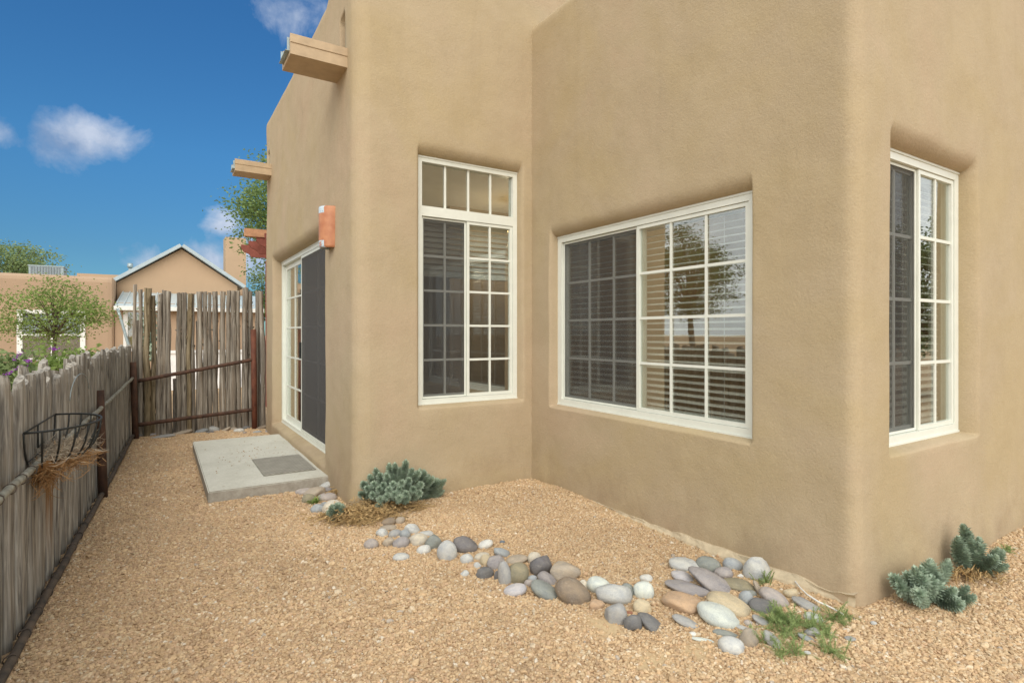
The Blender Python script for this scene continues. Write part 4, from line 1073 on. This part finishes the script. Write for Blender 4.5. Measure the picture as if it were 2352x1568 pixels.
p2 = tips_plant('spurge_plant', (1230, 640), [(1300, 255, .24), (1150, 320, .20), (1095, 390, .17), (1250, 335, .19), (1240, 390, .16), (1375, 400, .17), (1355, 490, .12), (1440, 465, .14), (1540, 565, .10), (1600, 550, .09), (1605, 640, .05), (1195, 455, .14), (1565, 500, .12), (1210, 520, .10), (1420, 400, .16), (1090, 450, .12), (1500, 610, .06)],
                'spurge plant behind the nearest one, touching the end wall', GS)
# the large one: a mound
b0, _ = at(*Z4(1010, 600)); pl = thing('spurge_plant', (b0.x, b0.y, 0), 'large mounded blue-green spurge plant by the tall narrow window', 'plant', GS)
r_ = random.Random(5)
for i in range(88):
    th = r_.uniform(0, 2*math.pi); q = math.sqrt(r_.uniform(0, 1)); 
    x = math.cos(th)*q; y = math.sin(th)*q
    W_ = .42 if x > 0 else .41
    top = .26*math.sqrt(max(0, 1-q*q)) + .03
    if x > .2: top *= 1.0
    tip = b0 + RT*(x*W_) + FW*(y*.17) + Vector((0, 0, top*r_.uniform(.8, 1.05)))
    bs = b0 + RT*(x*W_*.55) + FW*(y*.08); bs.z = max(.01, tip.z-.17*r_.uniform(.8, 1.1))
    tip = Vector((tip.x, min(tip.y, 4.02), tip.z)); bs.y = min(bs.y, 4.03)
    stem(pl, bs, tip)
for (x, y, z) in [(1125, 300, .34), (1180, 395, .28), (1235, 400, .27), (1300, 420, .23), (1365, 470, .18), (1420, 480, .15), (1465, 488, .14), (1380, 500, .12), (830, 390, .27), (960, 345, .30), (1020, 340, .31), (1320, 540, .10), (665, 480, .17), (660, 570, .10), (875, 700, .05), (700, 490, .18), (760, 540, .17), (700, 590, .10), (820, 500, .20), (870, 565, .16), (905, 520, .19), (960, 560, .17), (1060, 560, .17), (1120, 600, .14), (1190, 560, .16), (1245, 600, .12), (810, 610, .12), (880, 640, .10), (1060, 640, .11), (1130, 640, .10), (1000, 500, .21), (940, 440, .25), (1260, 505, .18), (1080, 500, .22), (1150, 480, .22), (770, 450, .22), (870, 430, .25), (1010, 600, .14), (940, 620, .12)]:
    p, t = at(*Z4(x, y), z=z); p.y = min(p.y, 4.03); d = (Vector((b0.x, b0.y, .02))-p); bs = p+d.normalized()*min(.19, d.length); stem(pl, bs, p)
b1, _ = at(*Z4(535, 790)); 
sm_ = thing('spurge_plant', (b1.x, b1.y, 0), 'small blue-green spurge tuft left of the large mounded one', 'plant', GS)
for i in range(13):
    th = i*2.4; q = math.sqrt((i+.5)/13); stem(sm_, b1+Vector((math.cos(th)*q*.03, math.sin(th)*q*.03, .01)), b1+RT*(math.cos(th)*q*.085)+FW*(math.sin(th)*q*.05)+Vector((0, 0, .06+.07*math.sqrt(1-q*q+.01))))

# dry twigs and old flower heads below the large plant
def twigs(name, parent, cen, sx, sy, n, seed, ln=.09, m='straw'):
    r = random.Random(seed); mb = MB()
    for i in range(n):
        c = Vector(cen)+RT*r.gauss(0, sx)+FW*r.gauss(0, sy); c.z = r.uniform(.004, .05)
        a = r.uniform(-.6, .6)+math.pi*(1 if r.random() < .5 else 0)+R(200); d = Vector((math.cos(a), math.sin(a), r.uniform(-.25, .2)))*ln*r.uniform(.5, 1.3)
        mb.tube([c, c+d*.5+Vector((0, 0, .012)), c+d], [.0028, .0024, .0012], 4, False)
        for k in range(3):
            e = c+d*r.uniform(.4, 1); s = .008
            mb.add([e, e+Vector((r.uniform(-s, s), r.uniform(-s, s), r.uniform(0, s)))*1.3, e+Vector((r.uniform(-s, s), r.uniform(-s, s), r.uniform(0, s)))*1.3], [(0, 1, 2)])
    return mb.build(name, M[m], parent, kind='stuff')
c1, _ = at(*Z4(740, 780)); twigs('dry_twigs', pl, c1, .13, .075, 420, 2)
c2, _ = at(*Z4(1120, 700)); twigs('dry_twigs', pl, c2, .09, .03, 120, 3)
c3, _ = at(*Z4(600, 560)); twigs('dry_twigs', pl, c3, .05, .04, 90, 4)
fluff('dry_flower_heads', M['straw'], 2000, (c1.x+.03, c1.y+.03, .05), .12, .085, .028, .030, 6, pl, wd=.004)
c4, _ = at(*Z4(960, 600)); fluff('dry_flower_heads', M['straw'], 160, (c4.x-.03, c4.y-.08, .15), .03, .02, .05, .025, 7, pl, wd=.004)
c5, _ = at(*Z8(1250, 690)); c5b, _ = at(*Z8(1180, 600)); twigs('dry_twigs', p2, c5, .09, .04, 120, 8)
fluff('dry_flower_heads', M['straw'], 120, (c5b.x, c5b.y-.05, .06), .03, .03, .02, .02, 9, p2, wd=.004)

# feathery weed in front of the heap, small tufts
def weed(name, bases, label, n, L, seed, m='weed', fine=1.0, cat='weed', spread=.9, group=None):
    r = random.Random(seed); b0, _ = at(*bases[0][:2]); v = []; f = []
    for (fx, fy, k) in bases:
        p, _ = at(fx, fy)
        for i in range(int(n*k)):
            a = r.uniform(0, 6.283); el = r.uniform(.25, 1.2); d = Vector((math.cos(a)*math.cos(el)*spread, math.sin(a)*math.cos(el)*spread, math.sin(el)))
            ln = L*r.uniform(.5, 1.15); c = p+Vector((r.gauss(0, .012), r.gauss(0, .012), 0)); pr = c; w = .0016*fine
            for s in range(6):
                q = c + d*ln*(s+1)/6 + Vector((0, 0, -.25*ln*((s+1)/6)**2)); sd_ = d.cross(Z).normalized()*w
                k0 = len(v); v += [tuple(pr-sd_), tuple(pr+sd_), tuple(q+sd_), tuple(q-sd_)]; f.append((k0, k0+1, k0+2, k0+3)); 
                if s >= 1 and fine < 2:
                    for h in range(13):
                        dd = Vector((r.gauss(0, 1), r.gauss(0, 1), r.gauss(.3, .8))).normalized()*ln*.17; k0 = len(v); bb = pr.lerp(q, h/13)
                        v += [tuple(bb-sd_*.6), tuple(bb+sd_*.6), tuple(bb+dd)]; f.append((k0, k0+1, k0+2))
                pr = q
    o = mesh(name, v, f, M[m], None, origin=(b0.x, b0.y, 0)); return tag(o, label, cat, group)
def Z6(x, y): return 1850+x*.3189, 1550+y*.3189
weed('feathery_weed', [(*Z6(1380, 850), 1.5), (*Z6(1480, 890), 1.6), (*Z6(1300, 870), 1.0), (*Z6(1400, 960), 1.2), (*Z6(1700, 900), 1.0), (*Z6(1880, 850), 1.0), (*Z6(1960, 840), .7), (*Z6(1780, 1000), .7), (*Z6(1800, 1130), .8), (*Z6(1840, 1160), .4), (*Z6(1520, 1150), .7), (*Z6(1350, 1160), .5), (*Z6(1190, 1060), .6), (*Z6(1620, 920), .8)],
     'feathery green weed sprawling over stones in front of the house corner', 21, .110, 1)
weed('feathery_weed', [(*Z8(1585, 470), 1)], 'tiny pale green weed beside the end wall, right of the spurge', 26, .07, 2)
weed('grass_tuft', [(*Z4(345, 645), 1)], 'small bright green grass tuft among the stones at the slab', 70, .075, 3, 'locust', 2.2, 'grass tuft')
weed('grass_tuft', [(*Z6(1225, 510), 1)], 'thin yellow-green grass blades behind the large pale standing stone', 26, .13, 4, 'leaf_pale', 2.0, 'grass tuft', .5)

# cable
cb = [(1130, 290), (1180, 305), (1250, 342), (1310, 358), (1370, 368), (1440, 412), (1500, 470), (1560, 545), (1620, 600), (1720, 665), (1800, 700), (1880, 740), (1945, 780)]
P = [at(*Z6(x, y), z=.032+.006*math.sin(i))[0] for i, (x, y) in enumerate(cb)]
PP = []
for i in range(len(P)-1):
    for k in range(4): PP.append(P[i].lerp(P[i+1], k/4))
PP.append(P[-1]); tag(MB().tube(PP, .0042, 6).build('cable', M['cable'], None, True), 'thin white cable lying along the foot of the house corner', 'cable')

# broken pale plaster lip and grit along the foot of the wing wall
lp = MB(); r_ = random.Random(3); line = []
for q in np.arange(3.3, 1.36, -.035): line.append((Vector((WB_, q)), Vector((-1, 0))))
rows = []
for k_, (p_, n_) in enumerate(line):
    d_ = k_*.035; near = max(0, min(1, (d_-.5)/.9)); o_ = .028+.032*near*(.7+1.2*noise.noise(Vector((d_*4, 0, 5))))+r_.uniform(-.006, .006)
    if k_ > len(line)-12: o_ *= (len(line)-k_)/12
    h = .028+.02*noise.noise(Vector((d_*7, 2, 1)))+.02*near
    rows.append([(*(p_-n_*.06), h+.012), (*(p_+n_*.02), h+.004+r_.uniform(-.003, .003)), (*(p_+n_*o_*.7), h*.75+r_.uniform(-.004, .004)), (*(p_+n_*o_), h*.4), (*(p_+n_*(o_+.012)), -.03)])
vs_ = [v for r0 in rows for v in r0]
lp.add(vs_, [(i_*5+k_, i_*5+k_+1, (i_+1)*5+k_+1, (i_+1)*5+k_) for i_ in range(len(rows)-1) for k_ in range(4)])
lp.build('footing', flat('pale_mortar', (.50, .42, .29), .95, .1, var=.15, sc=20, bmp=.5), house)

# ------------------------------------------------------------------ trees, shrubs
def crown(center, rad, nc, nl, leaf, seed, clump=.18, squash=1.0, hollow=.35, droop=0.0, keep=None):
    g_ = np.random.default_rng(seed); C = []
    while len(C) < nc:
        p = g_.normal(0, 1, 3); p /= np.linalg.norm(p); rr = g_.uniform(hollow, 1)**.7
        q = p*rr*np.array(rad)*(1+.22*math.sin(p[0]*5+seed)*math.cos(p[2]*6))
        if keep and not keep(q): continue
        C.append(q)
    C = np.array(C)+np.array(center)
    ci = np.repeat(np.arange(nc), nl); n = len(ci)
    P = C[ci]+g_.normal(0, clump, (n, 3))*np.array([1.25, 1.25, .6])
    P[:, 2] -= droop*np.abs(g_.normal(0, 1, n))
    d = g_.normal(0, 1, (n, 3)); d[:, 2] = d[:, 2]*.5-.25; d /= np.linalg.norm(d, axis=1)[:, None]
    s = np.cross(d, g_.normal(0, 1, (n, 3))); s /= np.linalg.norm(s, axis=1)[:, None]
    L = leaf*g_.uniform(.6, 1.3, (n, 1)); 
    v = np.stack([P, P+d*L*.5+s*L*.28, P+d*L, P+d*L*.5-s*L*.28], 1).reshape(-1, 3)
    f = [(4*i, 4*i+1, 4*i+2, 4*i+3) for i in range(n)]
    return v, f, C
def tree(name, X_, Y_, zc, rad, nc, nl, leaf, m, label, cat='tree', seed=1, trunk=.07, clump=.16, group=None, droop=0, base=None):
    b = view(X_, Y_, 0) if base is None else Vector(base)
    t = thing(name, b, label, cat, group)
    v, f, C = crown((b.x, b.y, zc), rad, nc, nl, leaf, seed, clump, droop=droop)
    mesh('crown' if cat == 'tree' else 'foliage', v, f, m, t)
    mb = MB(); r = random.Random(seed); fork = Vector((b.x, b.y, zc-rad[2]*.75))
    mb.tube([b+Vector((0, 0, -.05)), b.lerp(fork, .5)+Vector((r.uniform(-.05, .05), r.uniform(-.05, .05), 0)), fork], [trunk, trunk*.85, trunk*.7], 8)
    for c in C[::max(1, len(C)//22)]:
        c = Vector(c); mid = fork.lerp(c, .5)+Vector((0, 0, .12*(c-fork).length)); mb.tube([fork, mid, c], [trunk*.5, trunk*.28, trunk*.08], 5, False)
    mb.build('trunk' if cat == 'tree' else 'branches', M['trunk'], t, True); return t
tree('locust_tree', -9.95, 12.2, 1.76, (.92, .75, .70), 70, 120, .055, M['locust'], 'airy bright green tree leaning before the neighbour window beyond the plank fence', seed=3, trunk=.05, clump=.16)
tree('broadleaf_tree', -6.35, 15.5, 4.7, (1.3, 1.3, 1.75), 95, 150, .085, M['leaf_mid'], 'tall green tree rising behind the far corner of the house', seed=5, trunk=.11, clump=.2, droop=.1)
tree('broadleaf_tree', -10.2, 25.5, 3.1, (1.5, 1.3, 1.35), 110, 140, .11, M['leaf_pale'], 'pale green tree behind the pole fence beside the house edge', seed=8, trunk=.12, clump=.24)
tree('broadleaf_tree', -22.3, 24.5, 4.0, (2.0, 1.6, 1.35), 100, 140, .11, M['leaf_pale'], 'pale green tree behind the flat-roofed neighbour house', seed=9, trunk=.14, clump=.26)
tree('flowering_shrub', -4.95, 5.4, .78, (.42, .36, .30), 40, 60, .06, M['leaf_pale'], 'pale green shrub with purple flower spikes leaning over the plank fence', 'shrub', seed=12, trunk=.02, clump=.08)
sh = view(-4.7, 5.9, 0)
tree('leafy_shrub', -5.05, 6.2, .88, (.38, .38, .24), 40, 55, .06, M['locust'], 'low green shrub behind the purple-flowered one', 'shrub', seed=14, trunk=.02, clump=.08)
fl = bpy.data.objects['flowering_shrub']
def spike(fx, fy, t_, ln, ang, thick):
    u = (fx/1.27551-1176)/FOC; v_ = (765-fy/1.27551)/FOC; c = RT*(u*t_)+FW*t_+Vector((0, 0, EYE+v_*t_)); d = (RT*math.cos(R(ang))+Z*math.sin(R(ang)))*ln
    mb = MB(); r = random.Random(int(fx))
    for i in range(70):
        q = c+d*(r.random()-.5)+Vector((r.gauss(0, thick), r.gauss(0, thick), r.gauss(0, thick))); s = .007
        mb.add([q, q+Vector((r.uniform(-s, s), r.uniform(-s, s), r.uniform(-s, s)))*1.6, q+Vector((r.uniform(-s, s), r.uniform(-s, s), r.uniform(-s, s)))*1.6], [(0, 1, 2)])
    mb.build('flower_spike', M['purple'], fl)
for a_ in ((52, 1042, 5.2, .09, 50, .010), (30, 1090, 4.9, .12, 25, .009), (84, 1056, 5.2, .06, 10, .008), (160, 1021, 5.6, .08, 0, .006), (64, 1075, 4.95, .07, -10, .005)): spike(*a_)
# thin spruce-like sprig showing through the pole fence
tree('young_conifer', -5.68, 8.75, 1.35, (.09, .09, .58), 34, 40, .05, M['spurge'], 'slender young blue-green conifer poking up behind the pole fence', 'shrub', seed=21, trunk=.012, clump=.03)
# trees that stand outside the frame and show in the window glass
tree('garden_tree', 0, 0, 2.75, (1.25, 1.25, 1.15), 100, 210, .055, M['leaf_dark'], 'green garden tree left of the yard, reflected in the wide window', seed=31, trunk=.09, clump=.15, base=(-5.6, 9.6, 0))
tree('garden_tree', 0, 0, 2.1, (1.7, 1.7, 1.5), 120, 200, .075, M['leaf_dark'], 'green garden tree right of the yard, reflected in the end window', seed=32, trunk=.1, clump=.2, base=(13.5, -2.6, 0))

# ------------------------------------------------------------------ neighbour houses
def vb(m, x, y, z): return m.fbox((0, 0, 0), X, Y, Z, x, y, z)
def V3(a, b, z): return Vector((a, b, z))
nh = thing('neighbour_house', V3(-5, 24, 0), 'flat-roofed orange tan stucco house beyond the low plank fence', 'house')
m = MB(); prof_ = [(0, 0), (0, 2.92), (.03, 3.01), (.09, 3.07), (.18, 3.10), (5.2, 3.10), (5.2, 0)]
XL, XR, FB = -16.0, -1.22, 22.0; k = len(prof_); vs = []
for X_ in (XL, XR-.16, XR-.06, XR-.015, XR):
    dd = {0: 0, 1: 0, 2: .02, 3: .08, 4: .16}[[XL, XR-.16, XR-.06, XR-.015, XR].index(X_)]
    vs += [V3(X_, FB+yy+(dd if i < 5 else 0), zz-(dd*.6 if 0 < i < 6 else 0)) for i, (yy, zz) in enumerate(prof_)]
m.add(vs, [(j*k+i, j*k+(i+1) % k, (j+1)*k+(i+1) % k, (j+1)*k+i) for j in range(4) for i in range(k)]+[tuple(range(k))[::-1], tuple(4*k+i for i in range(k))])
m.build('wall', M['stucco_far'], nh)
vb(MB(), (-2.55, -1.0), (25.9, 26.3), (2.6, 3.50)).build('rear_wall', M['stucco_far2'], nh)
x0, x1, z0, z1 = -3.58, -1.95, .55, 1.92; f = MB()
for (xx, zz) in (((x0, x1), (z1-.03, z1+.08)), ((x0, x1), (z0-.08, z0)), ((x0, x0+.13), (z0, z1-.03)), ((x1-.13, x1), (z0, z1-.03)), ((x0+.13, x1-.13), (1.22, 1.28)), ((-2.79, -2.74), (z0, 1.22))): vb(f, xx, (FB-.06, FB+.02), zz)
wn = f.build('window', M['white_paint'], nh)
vb(MB(), (x0+.13, x1-.13), (FB-.015, FB-.005), (z0, z1)).build('pane', M['glass'], wn)
vb(MB(), (x0+.11, x1-.11), (FB-.004, FB-.002), (z0, z1)).build('room_shade_panel', flat('painted_room_shade', (.10, .11, .11), .6), wn)  # thin sheet; its dark colour stands in for the unlit room's shade
ac = thing('rooftop_cooler', V3(-3.05, 23.5, 3.10), 'grey louvred cooler unit on the flat roof of the neighbour house', 'air cooler')
XA0, XA1, YA = -3.47, -2.61, 23.0
vb(vb(vb(MB(), (XA0, XA1), (YA+.02, YA+.9), (3.102, 3.42)), (XA0-.02, XA1+.02), (YA, YA+.92), (3.42, 3.455)), (XA0-.02, XA1+.02), (YA-.01, YA+.0195), (3.11, 3.15)).build('case', M['galv'], ac)
GL = flat('grey_louvre', (.22, .25, .27), .6)
for i in range(11):
    xx = XA0+.05+i*(XA1-XA0-.10)/11; vb(MB(), (xx, xx+.032), (YA-.008, YA+.0195), (3.16, 3.41)).build('louvre', GL, ac)
gh = thing('gabled_house', V3(.7, 23.2, 0), 'peach stucco house with a blue-grey gabled metal roof beyond the pole fence', 'house')
YG = 23.2; AP = (.68, 4.36); EL = (-1.30, 3.00); ER = (2.68, 2.98)
m = MB(); pr = [(-1.205, 0), (-1.205, 3.02), (AP[0], 4.30), (2.48, 3.06), (2.48, 0)]; k = 5
m.add([V3(x, YG, z) for x, z in pr]+[V3(x, YG+7, z) for x, z in pr], [tuple(range(k)), tuple(range(2*k-1, k-1, -1))]+[(i, (i+1) % k, (i+1) % k+k, i+k) for i in range(k)])
m.build('wall', M['stucco_far2'], gh)
def slab(name, p, q, y0, y1, th, m_, parent):
    d = Vector((q[0]-p[0], q[1]-p[1])).normalized(); n_ = Vector((-d.y, d.x))
    c = [(p[0], p[1]), (q[0], q[1]), (q[0]+n_.x*th, q[1]+n_.y*th), (p[0]+n_.x*th, p[1]+n_.y*th)]
    mm = MB(); mm.add([V3(x, y0, z) for x, z in c]+[V3(x, y1, z) for x, z in c], [(0, 1, 2, 3), (7, 6, 5, 4)]+[(i, (i+1) % 4, (i+1) % 4+4, i+4) for i in range(4)])
    return mm.build(name, m_, parent)
slab('roof', EL, AP, YG-.25, YG+7.2, .11, M['fascia'], gh); slab('roof', AP, ER, YG-.25, YG+7.2, .11, M['fascia'], gh)
vb(MB(), (2.29, 3.05), (25.5, 26.4), (0, 5.22)).build('chimney', M['stucco_far2'], gh)
MB().tube([V3(-.86, 24, 3.1), V3(-.86, 24, 3.62)], .055, 10).tube([V3(-.86, 24, 3.62), V3(-.86, 24, 3.68), V3(-.86, 24, 3.77)], [.09, .09, .08], 10).build('vent_pipe', M['galv'], gh, True)
m = MB(); m.add([V3(-1.05, 23.19, 2.70), V3(3.2, 23.19, 2.70), V3(3.2, 21.95, 2.20), V3(-1.2, 21.95, 2.20), V3(-1.05, 23.19, 2.64), V3(3.2, 23.19, 2.64), V3(3.2, 21.95, 2.14), V3(-1.2, 21.95, 2.14)],
      [(0, 3, 2, 1), (4, 5, 6, 7), (3, 7, 6, 2), (0, 4, 7, 3), (1, 2, 6, 5)])
lr = m.build('lean_to_roof', M['metal_roof'], gh)
for i in range(21):
    x = -1.17+i*.205; xt = x+.14*(1-i/20)
    mm = MB(); mm.add([V3(x-.018, 21.94, 2.202), V3(x+.018, 21.94, 2.202), V3(x+.018, 21.94, 2.235), V3(x-.018, 21.94, 2.235), V3(xt-.018, 23.18, 2.698), V3(xt+.018, 23.18, 2.698), V3(xt+.018, 23.18, 2.731), V3(xt-.018, 23.18, 2.731)],
                    [(0, 1, 2, 3), (3, 2, 6, 7), (0, 3, 7, 4), (1, 5, 6, 2), (4, 7, 6, 5)]); mm.build('roof_rib', M['metal_roof'], lr)
vb(MB(), (-1.22, 3.2), (21.82, 21.945), (2.04, 2.17)).build('gutter', M['white_paint'], gh)
vb(MB(), (-1.21, 3.1), (22.15, 23.19), (0, 2.30)).build('wall', M['stucco_far'], gh)
x0, x1, z0, z1 = -.98, -.30, .80, 1.98; f = MB()
for (xx, zz) in (((x0, x1), (z1, z1+.09)), ((x0, x1), (z0-.09, z0)), ((x0, x0+.12), (z0, z1)), ((x1-.12, x1), (z0, z1))): vb(f, xx, (22.09, 22.16), zz)
wn = f.build('window', M['white_paint'], gh); vb(MB(), (x0+.12, x1-.12), (22.12, 22.14), (z0, z1)).build('pane', M['glass'], wn)
MB().tube([V3(-1.12, 21.75, 2.08), V3(-1.05, 21.72, 1.85), V3(-.82, 21.68, .90), V3(-.80, 21.66, .2)], .042, 8).build('downspout', M['galv'], gh, True)
gw = thing('garden_wall', V3(1.1, 14.9, 0), 'low white wall glimpsed through gaps of the pole fence', 'wall')
vb(vb(MB(), (-.02, 2.6), (14.9, 15.1), (-.05, .84)), (-.05, 2.63), (14.87, 15.13), (.84, .9)).build('masonry', flat('bright_white_paint', (.82, .82, .80), .7), gw)
# grit and twig bits on the slab
gr = MB(); r_ = random.Random(12)
for i in range(120):
    x = .85+r_.gauss(0, .22); y = 6.05+r_.gauss(0, .34)
    if not (.34 < x < 1.2 and 4.9 < y < 7.15) or (x > .74 and 5.1 < y < 5.86): continue
    q = r_.uniform(.004, .009); a = r_.uniform(0, 3.14); c = Vector((x, y, .0915)); d = Vector((math.cos(a), math.sin(a), 0))*q; e = Vector((-math.sin(a), math.cos(a), 0))*q*.5
    gr.add([c-d, c+e, c+d, c-e, c+Z*q*.8], [(0, 1, 4), (1, 2, 4), (2, 3, 4), (3, 0, 4)])
gr.build('grit', flat('brown_grit', (.36, .24, .12), .9, .1, var=.5, sc=60), bpy.data.objects['concrete_step'], kind='stuff')
